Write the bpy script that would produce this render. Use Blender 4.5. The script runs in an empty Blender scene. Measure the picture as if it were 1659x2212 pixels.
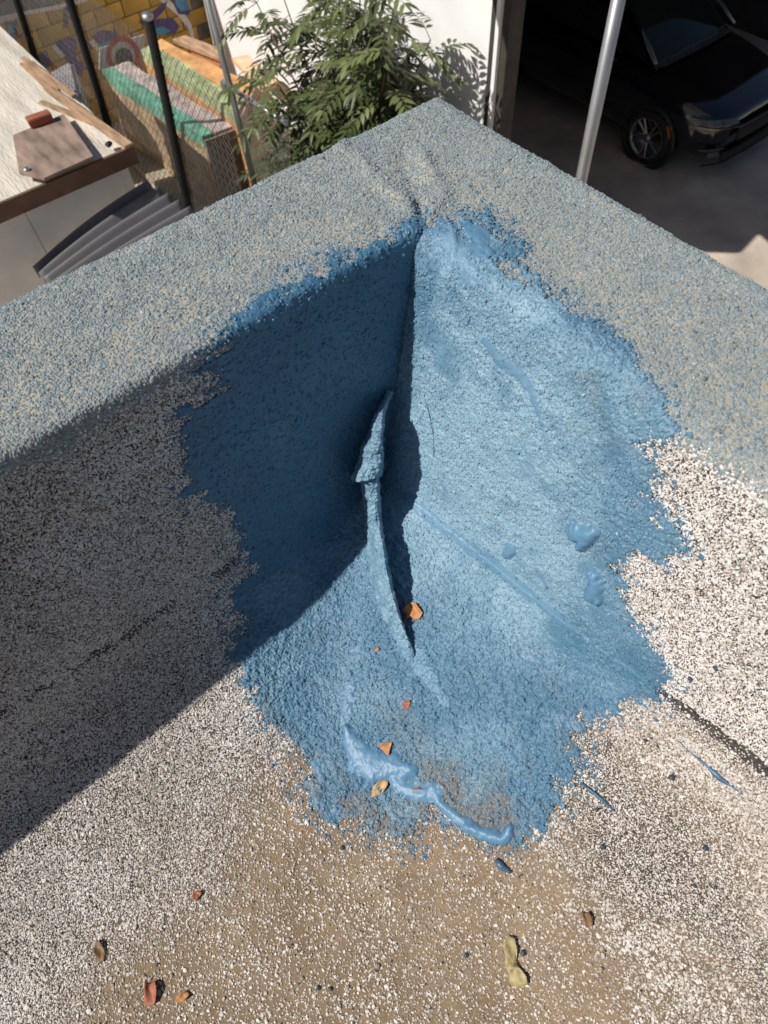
import bpy, bmesh, math, random
import numpy as np
from mathutils import Vector, Matrix

random.seed(7)
RNG = np.random.default_rng(7)
S = bpy.context.scene
C = S.collection

# ------------------------------------------------------------------ camera
F, CX, CY = 1520.0, 829.5, 1106.0            # picture measured at 1659 x 2212
EYE = np.array([0.7306, -0.6174, 0.68])       # origin: top inner corner of the parapet
def _basis():
    d = np.array([(905 - CX) / F, (2080 - CY) / F, 1.0]); d /= np.linalg.norm(d)   # straight down, in camera axes
    e1 = np.array([1.0, 0, 0]) - d * d[0]; e1 /= np.linalg.norm(e1)
    e2 = -np.cross(d, e1); e2 *= np.sign(e2[2])
    a = np.array([0.62475337, -0.78082215])
    X = a[0] * e1 + a[1] * e2
    Y = -a[1] * e1 + a[0] * e2
    return np.array([X, Y, -d])               # rows: world axes in camera axes (x right, y down, z forward)
R = _basis()
cam = bpy.data.cameras.new('camera'); co = bpy.data.objects.new('camera', cam); C.objects.link(co)
cam.sensor_fit = 'HORIZONTAL'; cam.sensor_width = 36; cam.lens = 36 * F / 1659
cam.clip_start = 0.05; cam.clip_end = 2000
M = Matrix.Identity(4)
for i in range(3):
    M[i][0] = R[i][0]; M[i][1] = -R[i][1]; M[i][2] = -R[i][2]; M[i][3] = EYE[i]
co.matrix_world = M
cam.dof.use_dof = True; cam.dof.focus_distance = 1.38; cam.dof.aperture_fstop = 8.0
S.camera = co

# ------------------------------------------------------------------ light
SUN = np.array([0.25, 0.9, -1.0]); SUN /= np.linalg.norm(SUN)     # direction of travel
w = bpy.data.worlds.new('World'); S.world = w; w.use_nodes = True
nt = w.node_tree; nt.nodes.clear()
sky = nt.nodes.new('ShaderNodeTexSky'); sky.sky_type = 'NISHITA'; sky.sun_disc = False
sky.sun_elevation = math.asin(-SUN[2]); sky.sun_rotation = math.atan2(-SUN[0], -SUN[1])
bg = nt.nodes.new('ShaderNodeBackground'); bg.inputs['Strength'].default_value = 0.05
out = nt.nodes.new('ShaderNodeOutputWorld')
nt.links.new(sky.outputs[0], bg.inputs[0]); nt.links.new(bg.outputs[0], out.inputs[0])
sl = bpy.data.lights.new('sun', 'SUN'); sl.energy = 5.0; sl.angle = math.radians(0.53); sl.color = (1.0, 0.95, 0.87)
so = bpy.data.objects.new('sun', sl); C.objects.link(so); so.location = (-2, -6, 8)
so.rotation_euler = Vector(SUN).to_track_quat('-Z', 'Y').to_euler()
S.view_settings.view_transform = 'Standard'; S.view_settings.look = 'None'
S.view_settings.exposure = -0.08; S.view_settings.gamma = 1.0; S.view_settings.use_curve_mapping = False
S.cycles.max_bounces = 8

# ------------------------------------------------------------------ helpers
def project(P):
    q = (P - EYE) @ R                          # camera axes
    return np.stack([q[..., 0] / q[..., 2] * F + CX, q[..., 1] / q[..., 2] * F + CY], -1)
def rayw(p):
    return R @ np.array([(p[0] - CX) / F, (p[1] - CY) / F, 1.0])
def at(p, x=None, y=None, z=None):
    r = rayw(p)
    t = (x - EYE[0]) / r[0] if x is not None else (y - EYE[1]) / r[1] if y is not None else (z - EYE[2]) / r[2]
    return EYE + r * t

def tag(o, label=None, cat=None, group=None, kind=None):
    if label: o['label'] = label
    if cat: o['category'] = cat
    if group: o['group'] = group
    if kind: o['kind'] = kind
    return o
def thing(name, label, cat, loc=(0, 0, 0), rz=0.0, group=None):
    o = bpy.data.objects.new(name, None); C.objects.link(o); o.location = loc; o.rotation_euler = (0, 0, rz)
    o.empty_display_size = 0.05
    return tag(o, label, cat, group)
def link_mesh(name, me, mat, parent=None, smooth=False):
    o = bpy.data.objects.new(name, me); C.objects.link(o)
    if mat is not None: me.materials.append(mat)
    if parent is not None: o.parent = parent
    if smooth: me.polygons.foreach_set('use_smooth', np.ones(len(me.polygons), bool))
    return o
class MB:
    def __init__(s): s.v = []; s.f = []
    def add(s, vs, fs):
        n = len(s.v); s.v += [tuple(map(float, v)) for v in vs]; s.f += [tuple(i + n for i in f) for f in fs]; return s
    def box(s, a, b):
        x0, y0, z0 = np.minimum(a, b); x1, y1, z1 = np.maximum(a, b)
        return s.add([(x0,y0,z0),(x1,y0,z0),(x1,y1,z0),(x0,y1,z0),(x0,y0,z1),(x1,y0,z1),(x1,y1,z1),(x0,y1,z1)],
                     [(0,3,2,1),(4,5,6,7),(0,1,5,4),(1,2,6,5),(2,3,7,6),(3,0,4,7)])
    def hexa(s, bot, top):                      # two quads, same winding (anticlockwise from above)
        return s.add(list(bot) + list(top), [(3,2,1,0),(4,5,6,7),(0,1,5,4),(1,2,6,5),(2,3,7,6),(3,0,4,7)])
    def tube(s, pts, r, n=8, caps=True):
        pts = [np.array(p, float) for p in pts]; m = len(pts)
        rs = [r] * m if np.isscalar(r) else list(r); ring = []; u = None
        for i, p in enumerate(pts):
            t = pts[min(i+1, m-1)] - pts[max(i-1, 0)]; t /= np.linalg.norm(t) + 1e-12
            if u is None: u = np.cross(t, (0, 0, 1) if abs(t[2]) < .9 else (1, 0, 0))
            u = u - t * (u @ t); u /= np.linalg.norm(u) + 1e-12; v = np.cross(t, u)
            ring += [p + rs[i] * (math.cos(2*math.pi*k/n) * u + math.sin(2*math.pi*k/n) * v) for k in range(n)]
        fs = [(i*n+k, i*n+(k+1) % n, (i+1)*n+(k+1) % n, (i+1)*n+k) for i in range(m-1) for k in range(n)]
        if caps: fs += [tuple(range(n))[::-1], tuple((m-1)*n+k for k in range(n))]
        return s.add(ring, fs)
    def prism(s, poly, n, d):                   # flat polygon (3D points) pushed by vector n*d
        poly = [np.array(p, float) for p in poly]; k = len(poly); o = np.array(n, float) * d
        return s.add(poly + [p + o for p in poly], [tuple(range(k))[::-1], tuple(range(k, 2*k))] + [(i, (i+1) % k, (i+1) % k + k, i + k) for i in range(k)])
    def mesh(s, name='m'):
        me = bpy.data.meshes.new(name); me.from_pydata(s.v, [], s.f); me.update(); return me
    def build(s, name, mat, parent=None, smooth=False, bevel=0.0, sub=0, noise=0.0):
        me = s.mesh(name); bm = bmesh.new(); bm.from_mesh(me)
        bmesh.ops.recalc_face_normals(bm, faces=bm.faces)
        if bevel: bmesh.ops.bevel(bm, geom=list(bm.edges), offset=bevel, segments=2, affect='EDGES', clamp_overlap=True)
        if sub: bmesh.ops.subdivide_edges(bm, edges=list(bm.edges), cuts=sub, use_grid_fill=True)
        if noise:
            P = np.array([v.co[:] for v in bm.verts]); dn = (fbm(P, 3.5, 4) * noise)
            bm.normal_update()
            for v, q in zip(bm.verts, dn): v.co += v.normal * float(q)
        bm.to_mesh(me); bm.free()
        return link_mesh(name, me, mat, parent, smooth)

# noise tables
_T = RNG.random((64, 64, 64)).astype(np.float32)
def vnoise(P, fr, off=0.0):                     # value noise in [-1,1]
    q = P * fr + off; i = np.floor(q).astype(np.int64); f = (q - i).astype(np.float32); f = f * f * (3 - 2 * f)
    i0 = i & 63; i1 = (i + 1) & 63; x, y, z = f[..., 0], f[..., 1], f[..., 2]
    def g(a, b, c): return _T[a[..., 0], b[..., 1], c[..., 2]]
    r = ((g(i0,i0,i0)*(1-x)+g(i1,i0,i0)*x)*(1-y)+(g(i0,i1,i0)*(1-x)+g(i1,i1,i0)*x)*y)*(1-z) + \
        ((g(i0,i0,i1)*(1-x)+g(i1,i0,i1)*x)*(1-y)+(g(i0,i1,i1)*(1-x)+g(i1,i1,i1)*x)*y)*z
    return r * 2 - 1
def fbm(P, fr, oct=3, off=0.0):
    r = 0; a = 1.0; tot = 0
    for k in range(oct): r = r + a * vnoise(P, fr * 2.03 ** k, off + 17.3 * k); tot += a; a *= .5
    return r / tot
def seg_dist(Q, poly, closed=False, vals=None):
    """distance from points Q (n,2) to a polyline; also the value interpolated along it"""
    poly = np.array(poly, float); m = len(poly); best = np.full(len(Q), 1e9, np.float32); val = np.zeros(len(Q), np.float32)
    for i in range(m if closed else m - 1):
        a, b = poly[i], poly[(i+1) % m]; ab = b - a
        t = np.clip(((Q - a) @ ab) / (ab @ ab + 1e-9), 0, 1)
        d = np.hypot(Q[:, 0] - a[0] - t * ab[0], Q[:, 1] - a[1] - t * ab[1])
        k = d < best; best[k] = d[k]
        if vals is not None: val[k] = (vals[i] + (vals[(i+1) % m] - vals[i]) * t)[k]
    return (best, val) if vals is not None else best
def inside(Q, poly):
    poly = np.array(poly, float); c = np.zeros(len(Q), bool); m = len(poly)
    for i in range(m):
        a, b = poly[i], poly[(i+1) % m]
        k = (a[1] > Q[:, 1]) != (b[1] > Q[:, 1])
        c ^= k & (Q[:, 0] < (b[0] - a[0]) * (Q[:, 1] - a[1]) / (b[1] - a[1] + 1e-12) + a[0])
    return c
def sdf(Q, poly): return np.where(inside(Q, poly), 1, -1) * seg_dist(Q, poly, True)
def sstep(a, b, x): t = np.clip((x - a) / (b - a), 0, 1); return t * t * (3 - 2 * t)

# ------------------------------------------------------------------ materials
def new_mat(name):
    m = bpy.data.materials.new(name); m.use_nodes = True
    t = m.node_tree; return m, t, t.nodes['Principled BSDF']
def nd(t, typ, **kw):
    n = t.nodes.new(typ)
    for k, v in kw.items():
        if k in n.inputs: n.inputs[k].default_value = v
        else: setattr(n, k, v)
    return n
def ramp(t, fac, stops):
    r = t.nodes.new('ShaderNodeValToRGB'); e = r.color_ramp.elements
    while len(e) < len(stops): e.new(0.5)
    for i, (p, c) in enumerate(stops): e[i].position = p; e[i].color = (*c, 1) if len(c) == 3 else c
    t.links.new(fac, r.inputs[0]); return r.outputs[0]
def mix(t, fac, a, b, mode='MIX'):
    n = t.nodes.new('ShaderNodeMix'); n.data_type = 'RGBA'; n.blend_type = mode
    for s, v in ((0, fac), (6, a), (7, b)):
        if hasattr(v, 'is_linked'): t.links.new(v, n.inputs[s])
        else: n.inputs[s].default_value = v if s == 0 else (*v, 1)
    return n.outputs[2]
def bump(t, h, strength, dist, prev=None):
    n = t.nodes.new('ShaderNodeBump'); n.inputs['Strength'].default_value = strength; n.inputs['Distance'].default_value = dist
    t.links.new(h, n.inputs['Height'])
    if prev is not None: t.links.new(prev, n.inputs['Normal'])
    return n.outputs[0]
def simple(name, col, rough=.7, metal=0.0, var=.25, scale=6.0, bumpd=0.0, spec=.5, coat=0.0, stretch=None):
    m, t, b = new_mat(name)
    tc = nd(t, 'ShaderNodeTexCoord'); no = nd(t, 'ShaderNodeTexNoise', Scale=scale, Detail=6.0)
    src = tc.outputs['Object']
    if stretch:
        mp = nd(t, 'ShaderNodeMapping'); mp.inputs['Scale'].default_value = stretch; t.links.new(src, mp.inputs['Vector']); src = mp.outputs[0]
    t.links.new(src, no.inputs['Vector'])
    c0 = tuple(v * (1 - var) for v in col); c1 = tuple(min(1, v * (1 + var)) for v in col)
    t.links.new(ramp(t, no.outputs['Fac'], [(.3, c0), (.7, c1)]), b.inputs['Base Color'])
    b.inputs['Roughness'].default_value = rough; b.inputs['Metallic'].default_value = metal
    b.inputs['Specular IOR Level'].default_value = spec; b.inputs['Coat Weight'].default_value = coat
    if bumpd:
        n2 = nd(t, 'ShaderNodeTexNoise', Scale=scale * 9, Detail=5.0); t.links.new(src, n2.inputs['Vector'])
        t.links.new(bump(t, n2.outputs['Fac'], 1.0, bumpd), b.inputs['Normal'])
    return m

def mat_sheet():                                 # cap sheet: asphalt + embedded granules, dirt, grey-blue coating (attributes)
    m, t, b = new_mat('cap_sheet')
    geo = nd(t, 'ShaderNodeNewGeometry')
    vor = nd(t, 'ShaderNodeTexVoronoi', Scale=290.0); t.links.new(geo.outputs['Position'], vor.inputs['Vector'])
    no = nd(t, 'ShaderNodeTexNoise', Scale=9.0, Detail=8.0, Roughness=.65); t.links.new(geo.outputs['Position'], no.inputs['Vector'])
    nf = nd(t, 'ShaderNodeTexNoise', Scale=330.0, Detail=4.0); t.links.new(geo.outputs['Position'], nf.inputs['Vector'])
    dirt = nd(t, 'ShaderNodeAttribute', attribute_name='dirt'); coat = nd(t, 'ShaderNodeAttribute', attribute_name='coat')
    groove = nd(t, 'ShaderNodeAttribute', attribute_name='groove')
    gran = ramp(t, vor.outputs['Distance'], [(.25, (.30, .27, .24)), (.48, (.035, .030, .027))])
    asph = mix(t, .55, gran, ramp(t, no.outputs['Fac'], [(.35, (.03, .026, .023)), (.7, (.075, .055, .04))]))
    dcol = ramp(t, no.outputs['Fac'], [(.3, (.15, .098, .054)), (.5, (.215, .15, .092)), (.72, (.31, .23, .15))])
    dcol = mix(t, .35, dcol, ramp(t, nf.outputs['Fac'], [(.35, (.15, .105, .065)), (.65, (.40, .31, .22))]))
    c = mix(t, dirt.outputs['Fac'], asph, dcol)
    ccol = ramp(t, no.outputs['Fac'], [(.35, (.30, .295, .26)), (.65, (.46, .41, .33))])
    c = mix(t, coat.outputs['Fac'], c, ccol)
    c = mix(t, groove.outputs['Fac'], c, ramp(t, nf.outputs['Fac'], [(.35, (.022, .02, .018)), (.65, (.10, .09, .08))]))
    t.links.new(c, b.inputs['Base Color']); b.inputs['Roughness'].default_value = .85; b.inputs['Specular IOR Level'].default_value = .25
    bp = bump(t, vor.outputs['Distance'], -.6, .0012)
    bp = bump(t, nf.outputs['Fac'], .7, .0012, bp)
    t.links.new(bp, b.inputs['Normal'])
    return m
def mat_granule(name, stops, rough=.75, spec=.35, patch=None):
    m, t, b = new_mat(name)
    a = nd(t, 'ShaderNodeAttribute', attribute_name='tint'); a.attribute_type = 'INSTANCER'
    t.links.new(ramp(t, a.outputs['Fac'], stops), b.inputs['Base Color'])
    b.inputs['Roughness'].default_value = rough; b.inputs['Specular IOR Level'].default_value = spec
    return m
def mat_paint():
    m, t, b = new_mat('blue_waterproof_paint')
    geo = nd(t, 'ShaderNodeNewGeometry')
    thin = nd(t, 'ShaderNodeAttribute', attribute_name='thin'); sm = nd(t, 'ShaderNodeAttribute', attribute_name='smooth')
    n1 = nd(t, 'ShaderNodeTexNoise', Scale=7.0, Detail=7.0, Roughness=.6); t.links.new(geo.outputs['Position'], n1.inputs['Vector'])
    n2 = nd(t, 'ShaderNodeTexNoise', Scale=260.0, Detail=3.0); t.links.new(geo.outputs['Position'], n2.inputs['Vector'])
    vor = nd(t, 'ShaderNodeTexVoronoi', Scale=230.0, feature='SMOOTH_F1'); t.links.new(geo.outputs['Position'], vor.inputs['Vector'])
    c = ramp(t, n1.outputs['Fac'], [(.3, (.040, .124, .216)), (.55, (.051, .150, .250)), (.75, (.072, .186, .292))])
    fr = nd(t, 'ShaderNodeAttribute', attribute_name='fresh'); c = mix(t, fr.outputs['Fac'], c, (.098, .23, .375))
    lit_pale = nd(t, 'ShaderNodeAttribute', attribute_name='lit_pale'); c = mix(t, lit_pale.outputs['Fac'], c, (.228, .375, .48))  # paler paint: sunlit brightness put into the colour, partly granules showing through
    c = mix(t, thin.outputs['Fac'], c, ramp(t, n2.outputs['Fac'], [(.38, (.135, .16, .175)), (.62, (.17, .135, .10))]))
    c = mix(t, ramp(t, n2.outputs['Fac'], [(.60, (0, 0, 0)), (.78, (.35, .35, .35))]), c, (.24, .32, .34))
    t.links.new(c, b.inputs['Base Color'])
    t.links.new(ramp(t, sm.outputs['Fac'], [(0, (.55,)*3), (1, (.46,)*3)]), b.inputs['Roughness'])
    b.inputs['Specular IOR Level'].default_value = .5
    inv = nd(t, 'ShaderNodeMath', operation='SUBTRACT'); inv.inputs[0].default_value = 1.0; t.links.new(sm.outputs['Fac'], inv.inputs[1])
    n = nd(t, 'ShaderNodeBump'); n.inputs['Distance'].default_value = .0024; n.invert = True
    t.links.new(vor.outputs['Distance'], n.inputs['Height']); t.links.new(inv.outputs[0], n.inputs['Strength'])
    t.links.new(bump(t, n2.outputs['Fac'], .35, .0010, n.outputs[0]), b.inputs['Normal'])
    return m

M_sheet = mat_sheet(); M_paint = mat_paint()
M_white = mat_granule('white_granule', [(0, (.045, .04, .04)), (.10, (.14, .12, .11)), (.2, (.34, .29, .25)), (.45, (.53, .48, .43)), (.75, (.71, .67, .635)), (1, (.80, .78, .765))])
M_coatg = mat_granule('coated_granule', [(0, (.08, .09, .10)), (.12, (.17, .215, .24)), (.45, (.235, .295, .325)), (.75, (.30, .345, .36)), (1, (.40, .41, .39))])
M_blueg = mat_granule('painted_granule', [(0, (.050, .140, .232)), (.35, (.064, .172, .275)), (1, (.23, .37, .465))], rough=.45, spec=.5)

# ------------------------------------------------------------------ roof geometry
WID = 0.29
def profile(foot, rsm):
    """arc-length table of one parapet: outer face, top, inner face (n grows inwards)"""
    p = np.array([(-WID - .012, -.40), (-WID, 0.0), (0.0, 0.0)] + foot)
    out = []
    for a, b in zip(p[:-1], p[1:]):
        k = int(np.linalg.norm(b - a) / .0008); out.append(a + (b - a) * np.linspace(0, 1, k, endpoint=False)[:, None])
    q = np.concatenate(out); g = int(rsm / .0008); ker = np.exp(-.5 * (np.arange(-3*g, 3*g+1) / g) ** 2); ker /= ker.sum()
    sp = q.copy()
    for c in range(2): sp[:, c] = np.convolve(np.pad(q[:, c], 3*g, mode='reflect', reflect_type='odd'), ker, 'valid')
    g2 = int(.022 / .0008); ker = np.exp(-.5 * (np.arange(-3*g2, 3*g2+1) / g2) ** 2); ker /= ker.sum(); lo = sp.copy()
    for c in range(2): lo[:, c] = np.convolve(np.pad(sp[:, c], 3*g2, mode='reflect', reflect_type='odd'), ker, 'valid')
    k = np.clip((-sp[:, 1] - .15) / .15, 0, 1)[:, None] * (sp[:, :1] > 0)
    return sp * (1 - k) + lo * k
PL = profile([(.050, -.53), (.40, -.715), (1.2, -1.14)], .009); PR = profile([(.128, -.475), (.628, -.725), (1.2, -1.01)], .022)
def zcap(n): return np.interp(n, [-.32, -WID - .004, -WID + .012, -WID + .03], [-.75, -.05, -.006, 0])
def zL(n, y=-.24): return np.where(n < -.1, 0, np.interp(n, PL[:, 0], PL[:, 1])) + .07 * (np.maximum(y, -1.6) + .24) * sstep(.03, .12, n)
def zR(n): return np.where(n < -.1, 0, np.interp(n, PR[:, 0], PR[:, 1]))
def smax(a, b, k): h = np.clip(.5 + .5 * (a - b) / k, 0, 1); return b + (a - b) * h + k * h * (1 - h)
def zfloor(x, y): return -.672 + .05 * (np.maximum(y, -1.6) + .5) + .012 * sstep(.9, 1.4, x)
def surf(x, y):
    z = smax(zL(x, y), zR(-y), .016 + .03 * sstep(.45, .6, -np.maximum(zL(x), zR(-y))))
    z = smax(z, zfloor(x, y), .07)
    return np.minimum(np.minimum(z, zcap(x)), zcap(y * -1))
def lines(P, h, hc, end):
    """coordinates along one axis, equal arc steps h over the parapet, then floor; coarse beyond"""
    d = np.r_[0, np.cumsum(np.hypot(*np.diff(P, axis=0).T))]
    k = np.argmax(P[:, 1] < -.70) if (P[-1, 1] < -.68) else len(P) - 1
    lo = np.argmax(P[:, 0] > -WID - .008)
    n = int((d[k] - d[lo]) / h); a = np.interp(np.linspace(d[lo], d[k], n), d, P[:, 0])
    fl = np.arange(a[-1] + h, end, h)
    far = end + np.cumsum(hc * 1.25 ** np.arange(30)); far = far[far < 6.0]
    return np.r_[P[0, 0], a, fl, far]
def grid(h, endx, endy, far=True):
    xs = lines(PL, h, .02, endx); ys = -lines(PR, h, .02, endy)
    if not far: xs = xs[xs < endx]; ys = ys[ys > -endy]
    Xg, Yg = np.meshgrid(xs, ys, indexing='ij')
    P = np.stack([Xg, Yg, surf(Xg, Yg)], -1)
    du = np.gradient(P, axis=0); dv = np.gradient(P, axis=1)
    N = np.cross(dv, du); N /= np.linalg.norm(N, axis=-1, keepdims=True) + 1e-12
    N[N[..., 2] < 0] *= -1
    return P, N
def grid_mesh(name, P, keep, mat, parent, attrs, smooth=True):
    na, nb = P.shape[:2]; idx = np.arange(na * nb).reshape(na, nb)
    q = np.stack([idx[:-1, :-1], idx[:-1, 1:], idx[1:, 1:], idx[1:, :-1]], -1)[keep].reshape(-1, 4)
    used, inv = np.unique(q, return_inverse=True); V = P.reshape(-1, 3)[used]; q = inv.reshape(-1, 4)
    a = V[q[:, 0]]; n = np.cross(V[q[:, 1]] - a, V[q[:, 3]] - a)
    if n[:, 2].sum() < 0: q = q[:, ::-1]
    me = bpy.data.meshes.new(name); me.vertices.add(len(V)); me.vertices.foreach_set('co', V.astype(np.float32).ravel())
    me.loops.add(q.size); me.loops.foreach_set('vertex_index', q.ravel().astype(np.int32))
    me.polygons.add(len(q)); me.polygons.foreach_set('loop_start', (np.arange(len(q)) * 4).astype(np.int32))
    me.polygons.foreach_set('loop_total', np.full(len(q), 4, np.int32))
    me.polygons.foreach_set('use_smooth', np.full(len(q), smooth)); me.update(calc_edges=True)
    for k, A in attrs.items():
        at_ = me.attributes.new(k, 'FLOAT', 'POINT'); at_.data.foreach_set('value', A.reshape(-1)[used].astype(np.float32))
    return link_mesh(name, me, mat, parent)
def surf_hit(p):
    r = rayw(p); t = np.linspace(.4, 2.6, 6000); Q = EYE + r * t[:, None]
    k = np.argmax(Q[:, 2] < surf(Q[:, 0], Q[:, 1])); return Q[k]
def surf_n(x, y, e=.003):
    n = np.array([-(surf(x+e, y) - surf(x-e, y)) / (2*e), -(surf(x, y+e) - surf(x, y-e)) / (2*e), 1.0]); return n / np.linalg.norm(n)

# outlines traced on the picture, laid onto the roof surface
PATCH = [(903,488),(940,482),(962,492),(1000,488),(1022,480),(1046,474),(1066,492),(1082,512),(1102,532),(1120,548),(1098,550),(1078,546),(1090,572),(1118,592),(1160,612),
 (1205,640),(1228,655),(1243,690),(1290,715),(1325,752),(1362,790),(1398,832),(1425,850),(1440,890),(1455,925),(1425,950),(1398,965),(1405,1000),(1420,1035),(1385,1060),(1405,1100),
 (1440,1135),(1468,1185),(1432,1198),(1370,1196),(1326,1224),(1352,1262),(1345,1300),(1372,1345),(1398,1380),(1402,1405),(1438,1440),(1458,1482),(1425,1492),(1400,1500),(1372,1508),(1338,1512),
 (1326,1556),(1296,1548),(1252,1538),(1242,1580),(1240,1640),(1252,1672),(1218,1692),(1186,1700),(1198,1742),(1172,1782),(1132,1786),(1106,1812),(1060,1816),(1010,1790),(962,1762),(930,1742),(905,1752),(892,1808),
 (862,1806),(822,1790),(782,1770),(732,1778),(690,1752),(664,1704),(672,1660),(655,1622),(612,1604),(566,1556),(528,1488),(508,1410),(512,1330),(500,1272),(540,1222),(525,1160),(492,1112),(430,1076),
 (396,1066),(410,1044),(398,990),(401,950),(408,890),(436,862),(480,838),(494,806),(440,802),(470,772),(502,730),(520,698),(548,664),(600,636),(680,590),(750,553),(830,520),(880,498)]
DIRT = [(640,1640),(560,1730),(440,1900),(330,2000),(190,2110),(90,2400),(1480,2400),(1420,2140),(1330,2010),(1270,1900),(1180,1795),(1060,1740),(900,1700),(760,1660)]
CREASE = [(888,1078),(1060,1212),(1220,1342),(1400,1472),(1530,1568),(1659,1664),(1800,1772)]
LAPL = [(555,1172),(470,1240),(260,1382),(120,1470),(-60,1580)]

def edge_noise(P, Q):
    on_l = (zL(P[:, 0], P[:, 1]) >= zR(-P[:, 1])) & (P[:, 0] < .1)
    st = np.where(on_l, vnoise(P * np.array([1.0, .16, 1.0]), 95., 2.), vnoise(P * np.array([.16, 1.0, 1.0]), 95., 2.))      # brush strokes
    low = (Q[:, 1] > 1560) & (Q[:, 0] < 1180)
    st = np.where(low, vnoise(P * np.array([.30, 1.0, 1.0]), 100., 12.), st)
    return 22 * st + 16 * vnoise(P, 40., 5.) + 12 * vnoise(P, 150., 6.) + 14 * vnoise(P, 330., 4.)
P0, N0 = grid(.0030, 1.5, 1.62)
Q0 = project(P0).reshape(-1, 2)
flat = P0.reshape(-1, 3)
sd0 = sdf(Q0, PATCH)
near = (Q0[:, 0] > -620) & (Q0[:, 0] < 2280) & (Q0[:, 1] > -400) & (Q0[:, 1] < 2950) & (((flat - EYE) @ R)[:, 2] > .2)
low = fbm(flat, 7.0, 3)
ontop = np.maximum(zL(flat[:, 0]), zR(-flat[:, 1]))
edge_n = .010 * vnoise(flat, 60.) + .012 * vnoise(flat, 18., 5.)
coat = sstep(-.050, -.012, np.where((flat[:, 0] < 0) | (flat[:, 1] > 0), 0.0, ontop) + edge_n)
coat[(flat[:, 0] < -.01) | (flat[:, 1] > .01)] = 1
sdd = sdf(Q0, DIRT) + 70 * low + 30 * vnoise(flat, 40.)
STAIN = [(1250,1600),(1340,1740),(1430,1850),(1540,1960),(1640,2090),(1720,2200)]
stain = sstep(130, 10, seg_dist(Q0, STAIN) + 60 * low + 30 * vnoise(flat, 50., 8.)) * near
isfloor = sstep(-.50, -.55, flat[:, 2])
dirt = np.clip(sstep(-150, 90, sdd), 0, 1) * isfloor
base_dust = .55 * sstep(.0, .6, fbm(flat, 14., 3, 9.) + .25) * isfloor * sstep(.30, .75, flat[:, 0])
lowr = sstep(-10, 60, Q0[:, 1] - np.interp(Q0[:, 0], [c[0] for c in CREASE], [c[1] for c in CREASE])) * (Q0[:, 0] > 1150)
base_dust = np.maximum(base_dust, lowr * (.55 + .3 * low))
dirt = np.maximum(dirt, base_dust * (1 - .8 * stain)) * near + (~near) * .25
dcr = seg_dist(Q0, CREASE); wcr = np.interp(Q0[:, 0], [880, 1400, 1659], [3, 7, 14])
dl = seg_dist(Q0, LAPL)
groove = np.maximum(sstep(1.25, .8, (dcr + 4 * vnoise(flat, 90., 33.)) / wcr) * (Q0[:, 0] > 1385), .9 * sstep(13, 4, dl + 5 * vnoise(flat, 70.)) * sstep(-.75, -.15, vnoise(flat, 22., 77.))) * near
h0 = .0022 * fbm(flat, 22., 3, 3.) + .0010 * fbm(flat, 110., 2, 8.)
# lapped strips of cap sheet crossing the coping at the corner
for pl, hh, ww in (([(742,318),(800,372),(850,412),(892,452),(912,476)], .0058, 17), ([(905,330),(930,372),(960,418),(940,452),(918,478)], .0046, 17), ([(870,330),(890,395),(905,450)], -.004, 22)):
    dd = seg_dist(Q0, pl); h0 += hh * np.exp(-(dd / ww) ** 2) * (1 + .5 * vnoise(flat, 50.)) * near
h0 -= .012 * np.exp(-(seg_dist(Q0, [(908,440),(912,470),(905,490)]) / 14) ** 2) * near
# the wall sheet laps over the foot sheet along the crease
side = np.sign((Q0[:, 1] - np.interp(Q0[:, 0], [c[0] for c in CREASE], [c[1] for c in CREASE])))
h0 += np.where((Q0[:, 0] > 860) & (side > 0), .0016 * np.exp(-(dcr / 60) ** 2), 0) * near - .002 * groove
P0d = (flat + N0.reshape(-1, 3) * h0[:, None]).reshape(P0.shape)
att0 = dict(dirt=dirt, coat=coat, groove=groove)

fc = .25 * (P0[:-1, :-1] + P0[1:, :-1] + P0[:-1, 1:] + P0[1:, 1:]); fx, fy, fz = fc[..., 0], fc[..., 1], fc[..., 2]
zl, zr = zL(fx, fy), zR(-fy)
top = (fx < .004) | (fy > -.010)
top_l = top & (fy < -fx) ; top_r = top & ~top_l
flo = ~top & ~((fx < .062) & (zl >= zr)) & ~((fy > -.140) & (zr > zl))
in_l = ~top & ~flo & (zl >= zr); in_r = ~top & ~flo & ~in_l

parapet = thing('parapet_wall', 'grey blue coated roof parapet wall turning a corner, blue paint in its inner angle', 'parapet', (0, 0, 0))
roof = grid_mesh('roof', P0d, flo, M_sheet, None, att0); tag(roof, kind='structure')
o = grid_mesh('coping', P0d, top_l, M_sheet, parapet, att0); o['label'] = 'coated coping on the shed side'
o = grid_mesh('coping', P0d, top_r, M_sheet, parapet, att0); o['label'] = 'coated coping on the car side'
o = grid_mesh('inner_face', P0d, in_l, M_sheet, parapet, att0); o['label'] = 'shaded granule covered inner face'
o = grid_mesh('inner_face', P0d, in_r, M_sheet, parapet, att0); o['label'] = 'sunlit granule covered inner face'

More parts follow.
